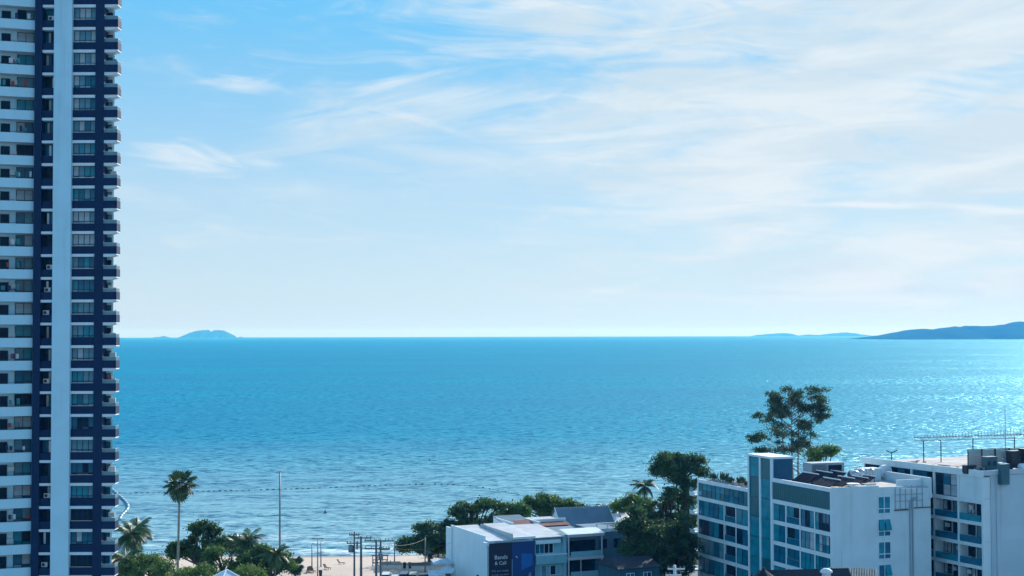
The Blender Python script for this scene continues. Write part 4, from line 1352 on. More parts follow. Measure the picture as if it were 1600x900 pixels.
BLW = mat('pavilion_blue_white', (0.42, 0.55, 0.68), 0.6, vary=0.05)
MB().add([(-2.6, -2.6, z9 - 1.9), (2.6, -2.6, z9 - 1.9), (2.6, 2.6, z9 - 1.9), (-2.6, 2.6, z9 - 1.9), (0, 0, z9)], [(0, 1, 4), (1, 2, 4), (2, 3, 4), (3, 0, 4), (3, 2, 1, 0)]).build('roof', BLW, wr)
hipm = MB()
for sx, sy in ((-1, -1), (1, -1), (1, 1), (-1, 1)):
    hipm.tube([(sx * 2.62, sy * 2.62, z9 - 1.88), (0, 0, z9 + 0.03)], 0.09, 6)
hipm.build('hip_ridge', TRIM, wr)
for sx, sy in ((-1, -1), (1, -1), (1, 1), (-1, 1)):
    shared('post', 'pav', lambda: MB().box(-0.12, 0.12, -0.12, 0.12, 0, z9 - 1.9), TRIM, wr, (sx * 2.3, sy * 2.3, 0))
# ------------------------------------------------------------------ trees
LEAF = mat('leaf_dark', (0.035, 0.090, 0.050), 0.6, vary=0.4, scale=1.1, transl=0.25, spec=0.3, col2=(0.068, 0.128, 0.042))
LEAF2 = mat('leaf_mid', (0.050, 0.118, 0.046), 0.6, vary=0.4, scale=1.1, transl=0.3, spec=0.3, col2=(0.090, 0.154, 0.048))
LEAF3 = mat('leaf_light', (0.068, 0.143, 0.048), 0.6, vary=0.4, scale=1.2, transl=0.32, spec=0.3, col2=(0.108, 0.164, 0.059))
LEAFG = mat('leaf_grey', (0.045, 0.092, 0.073), 0.65, vary=0.4, scale=1.0, transl=0.2, spec=0.3, col2=(0.076, 0.123, 0.071))
PALML = mat('palm_frond', (0.040, 0.087, 0.029), 0.5, vary=0.4, scale=0.8, transl=0.2, spec=0.5)
FANL = mat('fan_palm_leaf', (0.036, 0.072, 0.035), 0.5, vary=0.35, scale=0.8, transl=0.15, spec=0.6)
BARK = mat('bark', (0.09, 0.075, 0.06), 0.9, vary=0.3, scale=3, bump=0.5)
PALE_BARK = mat('pale_bark', (0.20, 0.19, 0.17), 0.9, vary=0.25, scale=2, bump=0.4)


def leaf_mesh(name, blobs, n, size, seed, m, per=55, cr=0.55, shell=(0.55, 1.02), upbias=0.5):
    """many small leaf faces in clumps spread over the blobs (cx, cy, cz, rx, ry, rz)"""
    rng = np.random.default_rng(seed)
    bl = np.array(blobs, float)
    wgt = (bl[:, 3] * bl[:, 4] * bl[:, 5]) ** (2 / 3)
    nc = max(6, n // per)
    bi = rng.choice(len(bl), nc, p=wgt / wgt.sum())
    d = rng.normal(size=(nc, 3))
    d /= np.linalg.norm(d, axis=1)[:, None]
    r = rng.uniform(shell[0], shell[1], nc) ** 0.7
    cc = bl[bi, :3] + d * r[:, None] * bl[bi, 3:]
    crad = cr * rng.uniform(0.6, 1.4, nc)
    ci = np.repeat(np.arange(nc), per)
    N_ = len(ci)
    off = rng.normal(size=(N_, 3)) * np.array([0.5, 0.5, 0.30]) * crad[ci][:, None]
    c = cc[ci] + off
    nr = rng.normal(size=(N_, 3)) + np.array([0, 0, upbias]) + d[ci] * 0.5
    nr /= np.linalg.norm(nr, axis=1)[:, None]
    a = np.cross(nr, rng.normal(size=(N_, 3)))
    a /= np.linalg.norm(a, axis=1)[:, None] + 1e-9
    b = np.cross(nr, a)
    s = size * rng.uniform(0.6, 1.35, N_)
    A = a * (s * 0.62)[:, None]
    B = b * (s * 0.30)[:, None]
    V = np.empty((N_, 4, 3))
    V[:, 0] = c - A
    V[:, 1] = c + B - A * 0.1
    V[:, 2] = c + A
    V[:, 3] = c - B - A * 0.1
    me = bpy.data.meshes.new(name)
    me.vertices.add(N_ * 4)
    me.vertices.foreach_set('co', V.reshape(-1))
    me.loops.add(N_ * 4)
    me.loops.foreach_set('vertex_index', np.arange(N_ * 4, dtype=np.int32))
    me.polygons.add(N_)
    me.polygons.foreach_set('loop_start', np.arange(0, N_ * 4, 4, dtype=np.int32))
    me.update()
    me.materials.append(m)
    return me


def tree(name, label, px, D, blobs, n, m, size=0.42, seed=1, bark=None, tr=0.35, group=None, per=55, cr=0.9, cat='tree', stems=1, shell=(0.55, 1.02), leader=False):
    """blobs: (px, py, dy, rx_px, ry_px, rz_px) lobes of the crown measured in the photograph at distance D"""
    rng = random.Random(seed)
    k = D / F_PX
    bx = P(px, 523, D).x
    gz = land_z(bx, D)
    o = empty(name, (bx, D, gz))
    tag(o, label, cat, group)
    bl = []
    for (x, y, dy, rx, ry, rz) in blobs:
        p = P(x, y, D + dy)
        bl.append((p.x - bx, dy, p.z - gz, rx * k, ry * k, rz * k))
    t = MB()
    lo = min(b[2] - b[5] for b in bl)
    top = max(b[2] for b in bl)
    for s_ in range(stems if leader else 0):
        ox = (s_ - (stems - 1) / 2) * 0.9
        tx = ox * 1.9 + rng.uniform(-.5, .5)
        ln = [Vector((ox + (tx - ox) * f + 0.25 * math.sin(f * 5 + s_), 0.3 * math.sin(f * 4 + 2 * s_), top * 0.93 * f - (0.4 if f == 0 else 0))) for f in (0, .2, .4, .6, .8, 1)]
        t.tube(ln, [tr * 1.2, tr, tr * 0.85, tr * 0.65, tr * 0.4, tr * 0.15], 7)
        for i, b in enumerate(bl):
            if i % stems != s_:
                continue
            e = Vector(b[:3])
            reach = math.hypot(e.x - tx, e.y)
            f = max(0.15, min(0.96, (e.z - 0.55 * reach) / (top * 0.93))) * 5
            j = min(4, int(f))
            st_ = ln[j].lerp(ln[j + 1], f - j)
            mid = st_.lerp(e, 0.55) + Vector((0, 0, reach * 0.08))
            t.tube([st_, mid, e], [tr * 0.3, tr * 0.2, tr * 0.07], 5)
    for s_ in range(0 if leader else stems):
        ox = rng.uniform(-0.5, 0.5) * (stems > 1)
        fork = Vector((ox * 2 + rng.uniform(-.3, .3), rng.uniform(-.3, .3), max(1.2, lo * 0.8)))
        t.tube([(ox, 0, -0.4), (ox * 1.3 + rng.uniform(-.15, .15), 0, fork.z * 0.5), fork], [tr * 1.25, tr, tr * 0.8], 8)
        for i, b in enumerate(bl):
            if stems > 1 and i % stems != s_:
                continue
            e = Vector(b[:3])
            mid = fork.lerp(e, 0.5) + Vector((rng.uniform(-.4, .4), rng.uniform(-.4, .4), rng.uniform(0, .6)))
            t.tube([fork, mid, e], [tr * 0.6, tr * 0.38, tr * 0.15], 6)
            for q in range(4):
                a = rng.uniform(0, 6.28)
                e2 = e + Vector((b[3] * 0.7 * math.cos(a), b[4] * 0.7 * math.sin(a), b[5] * rng.uniform(-.2, .7)))
                t.tube([mid.lerp(e, 0.6), e2], [tr * 0.2, tr * 0.07], 5)
    t.build('trunk', bark or BARK, o, True)
    link('crown', leaf_mesh('crown', bl, n, size, seed, m, per, cr, shell), o)
    return o


def frond_mesh(length, droop, width, m, seed, n=28):
    """feather leaf of a coconut palm along +x"""
    rng = random.Random(seed)
    b = MB()
    pts = []
    for i in range(9):
        f = i / 8
        pts.append(Vector((length * (f - 0.16 * f * f * droop), 0, length * (0.42 * f - 0.62 * droop * f * f))))
    b.tube(pts, [0.05 - 0.005 * i for i in range(9)], 4)
    for i in range(n):
        f = 0.12 + 0.86 * i / (n - 1)
        q = f * 8
        j = min(7, int(q))
        p = pts[j].lerp(pts[j + 1], q - j)
        d = (pts[j + 1] - pts[j]).normalized()
        w = width * (math.sin(math.pi * (0.12 + 0.85 * f)) ** 0.6)
        for s in (-1, 1):
            tip = p + Vector((d.x * w * 0.55, s * w * 0.8, d.z * w * 0.4 - w * (0.35 + 0.25 * rng.random())))
            hw = d * 0.042
            b.add([p - hw, p + hw, tip.lerp(p, 0.4) + hw * 1.1, tip, tip.lerp(p, 0.4) - hw * 1.1], [(0, 1, 2, 3, 4)])
    me = b.mesh('frond')
    me.materials.append(m)
    return me


def fan_mesh(r, stalk, m, seed, n=18):
    """fan leaf on a stalk along +x"""
    rng = random.Random(seed)
    b = MB()
    b.tube([(0, 0, 0), (stalk * 0.5, 0, stalk * 0.06), (stalk, 0, 0)], [0.05, 0.035, 0.03], 4)
    for i in range(n):
        a = rad(-125 + 250 * i / (n - 1))
        da = rad(250 / (n - 1) * 0.62)
        L_ = r * (0.75 + 0.25 * math.cos(a * 0.7)) * rng.uniform(0.92, 1.05)
        z = -0.12 * L_ + 0.05 * (i % 2)
        c = Vector((stalk, 0, 0))
        p1 = c + Vector((math.cos(a - da) * L_ * 0.68, math.sin(a - da) * L_ * 0.68, z * 0.4))
        p2 = c + Vector((math.cos(a + da) * L_ * 0.68, math.sin(a + da) * L_ * 0.68, z * 0.4))
        tip = c + Vector((math.cos(a) * L_, math.sin(a) * L_, z - 0.25 * L_ * 0.5))
        b.add([c, p1, tip, p2], [(0, 1, 2, 3)])
    me = b.mesh('fan_leaf')
    me.materials.append(m)
    return me


FR = [frond_mesh(3.6, 0.6 + 0.22 * i, 1.05, PALML, i) for i in range(4)]
FN = [fan_mesh(1.15, 1.0, FANL, i) for i in range(3)]


def palm(name, label, px, py, D, scale, n, seed, kind='feather', lean=(0, 0), tr=0.16, bark=None, base_px=None, group=None, droop_more=0.0):
    """palm whose crown heart is at pixel (px, py)"""
    rng = random.Random(seed)
    p = P(px, py, D)
    bx = P(base_px if base_px else px, py, D).x
    gz = land_z(bx, D)
    o = empty(name, (bx, D, gz))
    tag(o, label, 'palm tree', group)
    top = Vector((p.x - bx, 0, p.z - gz))
    pts = [(top.x * f ** 1.6, 0.2 * math.sin(f * 3), top.z * f - (0.4 if f == 0 else 0)) for f in (0, .15, .3, .45, .6, .75, .9, 1)]
    MB().tube(pts, [tr * (1.5 if i == 0 else 1.15 - 0.05 * i) for i in range(8)], 8).build('trunk', bark or PALE_BARK, o, True)
    if kind == 'feather':
        for i in range(n):
            f = i / n
            fo = link('frond', FR[rng.randrange(4)], o, top)
            fo.rotation_euler = (rng.uniform(-.25, .25), rad(rng.uniform(-14, 14) + 34 * (i % 3 - 1) + 2 + droop_more), i * 2.399 + rng.uniform(-.3, .3))
            s = scale * rng.uniform(0.8, 1.15)
            fo.scale = (s, s, s)
        b = MB()
        for q in range(5):
            a = q * 1.26
            b.lathe([(0.02, top.z - 0.62), (0.16, top.z - 0.5), (0.17, top.z - 0.36), (0.05, top.z - 0.22)], 7, (top.x + 0.3 * math.cos(a), 0.3 * math.sin(a)))
        b.build('coconuts', PALML, o)
    else:
        for i in range(n):
            fo = link('fan_leaf', FN[rng.randrange(3)], o, top)
            pitch = -66 + 132 * (i / (n - 1)) + rng.uniform(-10, 10)
            fo.rotation_euler = (rng.uniform(-.5, .5), rad(pitch), i * 2.399 + rng.uniform(-.3, .3))
            s = scale * rng.uniform(0.82, 1.12)
            fo.scale = (s, s, s)
    return o


def scatter(parts, lo, hi, seed):
    """break broad lobes (px, py, rx, ry) into many smaller uneven ones"""
    r_ = random.Random(seed)
    out = []
    for x, y, rx, ry in parts:
        for q in range(max(3, int(rx * ry / 45))):
            a, f = r_.uniform(0, 6.28), math.sqrt(r_.random())
            s_ = r_.uniform(lo, hi)
            out.append((x + math.cos(a) * f * rx, y + math.sin(a) * f * ry, r_.uniform(-1, 1) * rx * 0.09, s_, s_, s_ * r_.uniform(0.45, 0.8)))
    return out


# --- left shore
palm('fan_palm', 'very tall slender fan palm standing alone against the sea', 281, 757, 236, 1.36, 24, 3, 'fan', base_px=277, tr=0.2)
palm('coconut_palm', 'coconut palm right beside the tower balconies', 205, 836, 246, 1.05, 32, 5, tr=0.15, base_px=203)
palm('coconut_palm', 'second coconut palm crown behind the one by the tower', 214, 828, 252, 1.02, 30, 6, tr=0.15, base_px=216)
palm('coconut_palm', 'low palm with arching frond at the tower foot', 196, 872, 240, 1.09, 26, 8, tr=0.15)
tree('leafy_bush', 'light green bushy tree below the coconut palms', 232, 238, [(215, 880, 0, 20, 20, 13), (240, 878, 1, 20, 20, 12), (256, 888, 0, 16, 18, 12), (228, 895, -1, 30, 22, 14), (190, 893, -1, 14, 14, 14)], 9000, LEAF3, 0.32, 11, group=None)
tree('almond_tree', 'dark spreading tree with tiered branches behind the tall fan palm', 312, 262,
     scatter([(324, 824, 19.7, 6.0), (306, 836, 21.3, 6.8), (292, 850, 22.1, 7.6), (336, 840, 21.3, 7.6), (318, 858, 36.1, 11.0), (345, 856, 21.3, 10.2), (284, 866, 16.4, 6.8)], 6, 13, 61), 16000, LEAF, 0.40, 12, cr=0.8)
palm('coconut_palm', 'coconut palm in the middle of the left grove', 388, 845, 256, 0.92, 30, 15, tr=0.13, base_px=385)
palm('coconut_palm', 'smaller palm left of the middle of the grove', 372, 852, 258, 0.84, 28, 16, tr=0.13, base_px=371)
tree('leafy_tree', 'mid green rounded tree between the dark tree and the grove palms', 350, 252, scatter([(350, 868, 19.7, 15.3), (372, 880, 21.3, 15.3), (338, 888, 18.0, 11.9)], 6, 13, 33), 8000, LEAF2, 0.36, 17)
tree('leafy_tree', 'green tree at the right end of the grove', 425, 254, scatter([(414, 864, 21.3, 13.6), (432, 872, 19.7, 13.6), (405, 880, 23.0, 13.6), (440, 886, 16.4, 10.2)], 6, 13, 39), 10000, LEAF2, 0.36, 18)
palm('fan_palm', 'short silvery fan palm at the edge of the beach', 460, 884, 262, 0.95, 26, 21, 'fan', tr=0.17, base_px=462)
palm('coconut_palm', 'coconut palm just left of the short silvery fan palm', 430, 866, 250, 0.90, 28, 23, tr=0.13)
tree('leafy_bush', 'low bright shrubs around the pavilion tip', 300, 232, [(290, 898, 0, 20, 18, 9), (318, 894, 1, 16, 16, 9), (390, 896, 0, 26, 18, 10)], 6000, LEAF3, 0.3, 24)
# --- trees between beach and shop houses
tree('rain_tree', 'dark spreading beach tree with low hanging branch at its left', 672, 292,
     scatter([(640, 852, 16.4, 6.0), (658, 843, 21.3, 10.2), (680, 826, 23.0, 11.9), (694, 848, 32.8, 12.8), (668, 856, 24.6, 7.6)], 6, 13, 38), 17000, LEAF, 0.42, 31, tr=0.5)
tree('rain_tree', 'dark beach tree directly behind the white blank wall', 736, 290,
     scatter([(722, 803, 24.6, 10.2), (745, 794, 27.9, 10.2), (765, 790, 16.4, 7.6), (720, 830, 36.1, 17.0), (758, 812, 27.9, 13.6)], 6, 13, 42), 16000, LEAF, 0.42, 32, tr=0.5)
tree('rain_tree', 'green topped tree behind the pale sheet roofs', 800, 298, scatter([(800, 800, 21.3, 9.3), (815, 792, 18.0, 8.5), (786, 808, 23.0, 10.2)], 6, 13, 28), 9000, LEAF2, 0.40, 33, tr=0.4)
tree('rain_tree', 'broad green crowned tree left of the gable roof', 858, 304, scatter([(850, 779, 27.9, 8.5), (868, 784, 24.6, 11.0), (840, 796, 29.5, 11.0), (880, 798, 21.3, 8.5), (896, 792, 11.5, 3.4)], 6, 13, 40), 15000, LEAF2, 0.40, 34, tr=0.45)
# --- tall group left of the hotel
tree('tall_tree', 'tall round crowned tree rising left of the hotel', 1064, 280, scatter([(1040, 722, 22, 15), (1060, 713, 22, 11), (1082, 726, 22, 14), (1056, 738, 32, 14), (1078, 748, 18, 9), (1030, 738, 12, 9), (1098, 738, 9, 9)], 8, 14, 61), 19000, LEAF, 0.34, 41, tr=0.34, stems=2, per=40, cr=0.8, shell=(0.2, 1.0), leader=True)
tree('dense_tree', 'dense dark tree filling the space beside the far hotel corner', 1050, 279, scatter([(1052, 778, 26, 12), (1084, 784, 14, 14), (1064, 768, 16, 10), (1030, 800, 32.8, 25.5), (1062, 794, 29.5, 25.5), (1076, 826, 21.3, 28.9), (1030, 846, 36.1, 30.6), (1070, 862, 27.9, 30.6)], 6, 13, 38), 20000, LEAF, 0.45, 42, tr=0.5)
tree('dense_tree', 'dense dark tree above the small shaded house', 1000, 258, scatter([(1000, 820, 27.9, 20.4), (985, 845, 19.7, 18.7), (1012, 866, 32.8, 25.5), (1004, 796, 16.4, 10.2)], 6, 13, 40), 15000, LEAF, 0.45, 43, tr=0.45)
tree('dense_tree', 'low dense dark tree behind the pale utility pole', 1050, 264, scatter([(1036, 862, 26, 22), (1062, 856, 20, 24), (1072, 884, 10, 18), (1040, 890, 30, 16), (1062, 826, 16, 16)], 8, 14, 77), 15000, LEAF, 0.42, 48, tr=0.4)
palm('coconut_palm', 'coconut palm sticking up left of the tall round tree', 1007, 760, 285, 0.79, 26, 44, tr=0.14)
tree('leafy_tree', 'yellowish green small tree below the lone coconut palm', 990, 290, scatter([(992, 782, 14.8, 7.6), (978, 790, 13.1, 6.8), (1010, 786, 13.1, 8.5)], 6, 13, 25), 7000, LEAF3, 0.34, 45)
palm('coconut_palm', 'low palm at the water edge behind the pale roofs', 944, 795, 330, 0.77, 24, 46, tr=0.13)
palm('coconut_palm', 'small palm between pale roofs and the yellowish tree', 968, 792, 325, 0.77, 26, 47, tr=0.13)
# --- airy tree behind the hotel
_rc = random.Random(5)
_lobes = []
for (x, y, rx, ry, n_) in ((1228, 622, 20, 9, 7), (1255, 615, 24, 8, 8), (1277, 616, 12, 8, 4), (1212, 638, 20, 8, 6), (1240, 636, 26, 9, 8), (1274, 630, 14, 10, 4), (1198, 653, 14, 8, 4), (1226, 655, 24, 9, 7),
                           (1264, 650, 18, 10, 5), (1284, 650, 10, 5, 2), (1192, 684, 14, 7, 4), (1216, 674, 22, 10, 6), (1250, 674, 22, 10, 6), (1266, 692, 14, 9, 4), (1205, 700, 22, 7, 6), (1236, 700, 24, 10, 7)):
    for q in range(n_):
        s_ = _rc.uniform(5, 11)
        _lobes.append((x + _rc.uniform(-rx, rx), y + _rc.uniform(-ry, ry), _rc.uniform(-2.5, 2.5), s_, s_, s_ * _rc.uniform(0.35, 0.7)))
tree('casuarina_tree', 'tall airy tree with see through crown behind the hotel roof', 1243, 283, _lobes, 23000, LEAFG, 0.3, 51, PALE_BARK, tr=0.24, stems=4, per=26, cr=0.8, shell=(0.0, 1.2), leader=True)
tree('leafy_tree', 'green tree peeping over the solar racks', 1286, 278, scatter([(1280, 710, 13.1, 6.0), (1294, 704, 8.2, 4.2), (1268, 714, 11.5, 6.0)], 6, 13, 27), 4500, LEAF3, 0.34, 52)
# ------------------------------------------------------------------ lamps, poles, beach and sea things
POLE = mat('pole_concrete', (0.10, 0.12, 0.14), 0.8, vary=0.15, scale=1)
LAMPG = mat('lamp_grey', (0.16, 0.19, 0.22), 0.5, metal=0.4, vary=0.1)
WOODP = mat('crossarm_steel', (0.09, 0.11, 0.13), 0.6, vary=0.15)
PORC = mat('insulator', (0.25, 0.20, 0.18), 0.4, vary=0.1)


def base_at(px, D):
    x = P(px, 523, D).x
    return (x, D, land_z(x, D))


def mast(px, py, D, label):
    b = base_at(px, D)
    o = empty('floodlight_mast', b)
    tag(o, label, 'lamp post')
    h = P(px, py, D).z - b[2]
    MB().tube([(0, 0, -0.3), (0, 0, h * 0.5), (0, 0, h)], [0.22, 0.17, 0.12], 10).build('pole', LAMPG, o, True)
    MB().tube([(-0.8, 0, h - 0.05), (-0.3, 0, h + 0.12), (0.3, 0, h + 0.12), (0.8, 0, h - 0.05)], 0.05, 6).build('arm', LAMPG, o)
    for s in (-1, 1):
        l = MB().add([(s * 0.7, -0.12, h - 0.06), (s * 1.25, -0.16, h + 0.08), (s * 1.25, 0.16, h + 0.08), (s * 0.7, 0.12, h - 0.06), (s * 0.7, -0.1, h + 0.06), (s * 1.2, -0.1, h + 0.2), (s * 1.2, 0.1, h + 0.2), (s * 0.7, 0.1, h + 0.06)],
                     [(0, 1, 2, 3), (4, 5, 6, 7), (0, 1, 5, 4), (1, 2, 6, 5), (2, 3, 7, 6), (3, 0, 4, 7)]).build('lamp_head', GALV, o)
    MB().tube([(0, 0, 0), (0, 0, 0.7)], 0.34, 10).build('foot', CONC, o)


mast(438, 738, 282, 'very tall twin headed lamp mast on the beach road')


def lamp(px, py, D, label, arm=True, name='lamp_post'):
    b = base_at(px, D)
    o = empty(name, b)
    tag(o, label, 'lamp post')
    h = P(px, py, D).z - b[2]
    MB().tube([(0, 0, -0.3), (0, 0, h)], [0.13, 0.08], 8).build('pole', LAMPG, o, True)
    if arm:
        MB().tube([(-0.9, 0, h + 0.05), (0, 0, h), (0.9, 0, h + 0.05)], 0.05, 6).build('arm', LAMPG, o)
        for s in (-1, 1):
            MB().box(s * 0.8 - 0.3, s * 0.8 + 0.3, -0.13, 0.13, h + 0.02, h + 0.16).build('lamp_head', LAMPG, o)
    else:
        MB().tube([(0, 0, h), (0.1, 0, h + 0.25), (0.45, 0, h + 0.3)], 0.05, 6).build('lamp_head', LAMPG, o)


lamp(497, 842, 270, 'twin armed lamp post at the left end of the beach')
lamp(488, 851, 280, 'thin post just left of the twin armed lamp post', False)
lamp(502, 847, 283, 'thin post just right of the twin armed lamp post', False)
lamp(616.5, 843, 286, 'thin lone lamp post between the utility poles and the dark tree', False)
lamp(664, 839, 276, 'thin post in front of the dark beach tree', False)


def utility(px, py, D, label, arms, extra=None, thick=0.17):
    b = base_at(px, D)
    o = empty('utility_pole', b)
    tag(o, label, 'utility pole', None)
    h = P(px, py, D).z - b[2]
    MB().tube([(0, 0, -0.3), (0, 0, h)], [thick * 1.15, thick * 0.8], 8).build('pole', POLE, o, True)
    for dz, w, off in arms:
        a = MB().box(off - w, off + w, -0.24, -0.12, h - dz - 0.1, h - dz + 0.1).build('crossarm', WOODP, o)
        for q in (-0.9, -0.45, 0.45, 0.9):
            i = MB().lathe([(0.05, 0), (0.11, 0.06), (0.06, 0.14), (0.1, 0.2), (0.04, 0.32)], 8, (off + q * w, -0.18)).build('insulator', PORC, a)
            i.location = (0, 0, h - dz + 0.1)
    if extra == 'transformer':
        t = MB().lathe([(0.4, h - 3.4), (0.45, h - 3.3), (0.45, h - 2.3), (0.35, h - 2.2), (0.1, h - 2.1)], 12, (-0.55, -0.2)).build('transformer', LAMPG, o, True)
        MB().tube([(0.5, -0.2, h - 2.9), (0.5, -0.2, h - 1.6)], 0.16, 8).build('switch', LAMPG, o)
    if extra == 'box':
        MB().box(-0.35, 0.35, -0.6, -0.2, h - 3.0, h - 2.0).build('switch_box', LAMPG, o)
    return o


utility(554, 831, 252, 'left one of the close utility poles, carrying a transformer', [(0.5, 0.9, 0.0), (1.9, 1.3, 0.0)], 'transformer')
utility(564.5, 838, 250, 'thick utility pole with bare insulators right of the transformer', [(0.25, 1.5, 0.3)], None, 0.22)
utility(588, 843, 252, 'utility pole under the left end of the long crossarm', [(0.2, 1.9, -0.1), (1.5, 2.2, 0.2)], None, 0.2)
utility(595, 845, 246, 'utility pole at the right end of the long crossarm', [(0.0, 1.7, 0.5), (1.4, 0.9, 0.6), (3.6, 1.6, 0.2)], 'box', 0.19)
utility(1052, 883, 205, 'pale concrete utility pole in front of the shaded house', [(0.5, 1.2, 0.2), (1.35, 1.1, -0.2)], None, 0.24)
for ch in bpy.data.objects:
    if ch.parent and ch.parent.get('label', '').startswith('pale concrete utility') and ch.name.startswith(('pole', 'crossarm')):
        ch.data.materials.clear()
        ch.data.materials.append(OFFWHITE)
# overhead wires strung between poles
WIRE = mat('wire', (0.02, 0.02, 0.025), 0.6)


def wire(p0, p1, sag, label):
    pts = []
    p0, p1 = Vector(p0), Vector(p1)
    for i in range(13):
        f = i / 12
        p = p0.lerp(p1, f)
        p.z -= sag * 4 * f * (1 - f)
        pts.append(p)
    o = MB().tube(pts, 0.022, 4).build('overhead_wire', WIRE)
    tag(o, label, 'wire', 'overhead wires at the beach')


for i, (za, dx) in enumerate(((0.3, -0.8), (0.3, 0.8))):
    a = P(564.5, 841, 250) + Vector((dx, 0, 0))
    b = P(595, 846, 246) + Vector((dx, 0, 0))
    wire(a, b, 0.5, ['rear overhead wire between the thick pole and the crossarm poles', 'front overhead wire between the thick pole and the crossarm poles'][i])
wire(P(497, 845, 270), P(554, 836, 252), 0.7, 'overhead wire from the twin armed lamp post to the transformer pole')
wire(P(595, 848, 246), P(664, 842, 276), 0.8, 'overhead wire running from the crossarm poles to the post by the dark tree')
wire(P(588, 850, 252), P(705, 848, 262), 1.1, 'sagging cable from the crossarm poles towards the white wall')
wire(P(554, 851, 252), P(588, 856, 252), 0.5, 'low slack cable between the transformer pole and the crossarm poles')
wire(P(1056, 890, 205), P(1092, 880, 262), 0.8, 'cable from the pale pole to the far hotel corner')

# --- beach furniture and boats
CANVAS = mat('green_canvas', (0.05, 0.10, 0.11), 0.85, vary=0.2, scale=1)
HULL = mat('white_hull', (0.75, 0.76, 0.76), 0.35, vary=0.05)
WOOD = mat('weathered_wood', (0.16, 0.10, 0.08), 0.85, vary=0.3, scale=2)


def boat(px, py, D, L_, rz, label):
    p = P(px, py, D)
    o = empty('beached_boat', (p.x, D, land_z(p.x, D)), rz)
    tag(o, label, 'boat', 'white boats pulled up under the beach trees')
    vs, fs = [], []
    n = 12
    for i in range(n + 1):
        f = i / n
        w = 0.85 * (1 - (2 * f - 0.75) ** 4 * 0.35) * (1 if f < 0.6 else math.sqrt(max(0.0, 1 - ((f - 0.6) / 0.4) ** 2)) + 0.02)
        x = -L_ / 2 + L_ * f
        zt = 0.85 + 0.35 * f * f
        vs += [(x, -w, zt), (x, -w * 0.75, 0.25), (x, 0, 0.05 + 0.2 * max(0, f - 0.7)), (x, w * 0.75, 0.25), (x, w, zt), (x, w * 0.86, zt), (x, 0, 0.4 + 0.3 * f), (x, -w * 0.86, zt)]
    for i in range(n):
        for k in range(8):
            a = i * 8 + k
            b = i * 8 + (k + 1) % 8
            fs.append((a, b, b + 8, a + 8))
    fs += [tuple(range(7, -1, -1)), tuple(range(n * 8, n * 8 + 8))]
    MB().add(vs, fs).build('hull', HULL, o, True)
    for f in (-0.2, 0.12):
        MB().box(L_ * f - 0.15, L_ * f + 0.15, -0.7, 0.7, 0.66, 0.74).build('thwart', WOOD, o)
    MB().box(-L_ / 2 - 0.35, -L_ / 2, -0.18, 0.18, 0.3, 1.15).build('outboard_motor', DARKMETAL, o)


boat(684, 862, 303, 5.2, rad(8), 'white boat under the dark beach tree, left one')
boat(704, 863, 299, 4.8, rad(15), 'white boat under the dark beach tree, against the white wall')


def parasol(px, D, label, r=1.7, h=2.5, m=None):
    b = base_at(px, D)
    o = empty('beach_umbrella', b)
    tag(o, label, 'umbrella', 'dark beach umbrellas')
    MB().tube([(0, 0, 0), (0, 0, h + 0.1)], 0.04, 6).build('pole', GALV, o)
    MB().lathe([(r, h - 0.55), (r * 0.55, h - 0.2), (0.06, h), (0.04, h + 0.05), (0.05, h - 0.06), (r * 0.55, h - 0.26), (r * 0.98, h - 0.6)], 10).build('canopy', m or CANVAS, o)


def awning(px, D, w, d, h, label):
    b = base_at(px, D)
    o = empty('beach_shelter', b, rad(6))
    tag(o, label, 'shelter')
    MB().add([(-w / 2, -d / 2, h - 0.35), (w / 2, -d / 2, h - 0.35), (w / 2, d / 2, h - 0.35), (-w / 2, d / 2, h - 0.35), (-w / 2 + 0.4, 0, h), (w / 2 - 0.4, 0, h),
              (-w / 2, -d / 2, h - 0.45), (w / 2, -d / 2, h - 0.45), (w / 2, d / 2, h - 0.45), (-w / 2, d / 2, h - 0.45)],
             [(0, 1, 5, 4), (1, 2, 5), (2, 3, 4, 5), (3, 0, 4), (6, 9, 8, 7), (0, 6, 7, 1), (1, 7, 8, 2), (2, 8, 9, 3), (3, 9, 6, 0)]).build('canopy', CANVAS, o)
    for sx in (-1, 1):
        for sy in (-1, 1):
            shared('post', ('aw', h), lambda: MB().tube([(0, 0, 0), (0, 0, h - 0.4)], 0.05, 6), GALV, o, (sx * (w / 2 - 0.15), sy * (d / 2 - 0.15), 0))


awning(612, 279, 3.8, 2.0, 1.6, 'low green canvas shelter on the sand right of the poles')
awning(655, 277, 4.4, 2.0, 1.7, 'low dark canvas shelter on the sand nearer the white wall')
parasol(668, 284, 'dark folded looking umbrella below the beach tree', 0.9, 3.0)

kb = base_at(594, 284)
kio = empty('timber_frame', kb, rad(5))
tag(kio, 'brown timber frame stand on the beach behind the poles', 'stand')
for x in (-1.4, -0.5, 0.5, 1.4):
    shared('post', 'kio', lambda: MB().box(-0.08, 0.08, -0.08, 0.08, 0, 1.9), WOOD, kio, (x, 0, 0))
MB().box(-1.6, 1.6, -0.12, 0.12, 1.9, 2.1).build('beam', WOOD, kio)
MB().box(-1.5, 1.5, -0.09, -0.03, 1.1, 1.25).build('rail', WOOD, kio)


def bin_(px, D, label):
    o = empty('litter_bin', base_at(px, D))
    tag(o, label, 'bin', 'dark bins on the sand')
    MB().lathe([(0.26, 0), (0.34, 0.9), (0.36, 0.95)], 10).build('drum', DARKMETAL, o)
    MB().lathe([(0.37, 0.95), (0.3, 1.1), (0.05, 1.18)], 10).build('lid', DARKMETAL, o)


bin_(632, 281, 'dark bin on the sand, left one of the pair')
bin_(640, 281, 'dark bin on the sand, right one of the pair')
bin_(501.5, 272, 'dark bin at the foot of the twin armed lamp post')


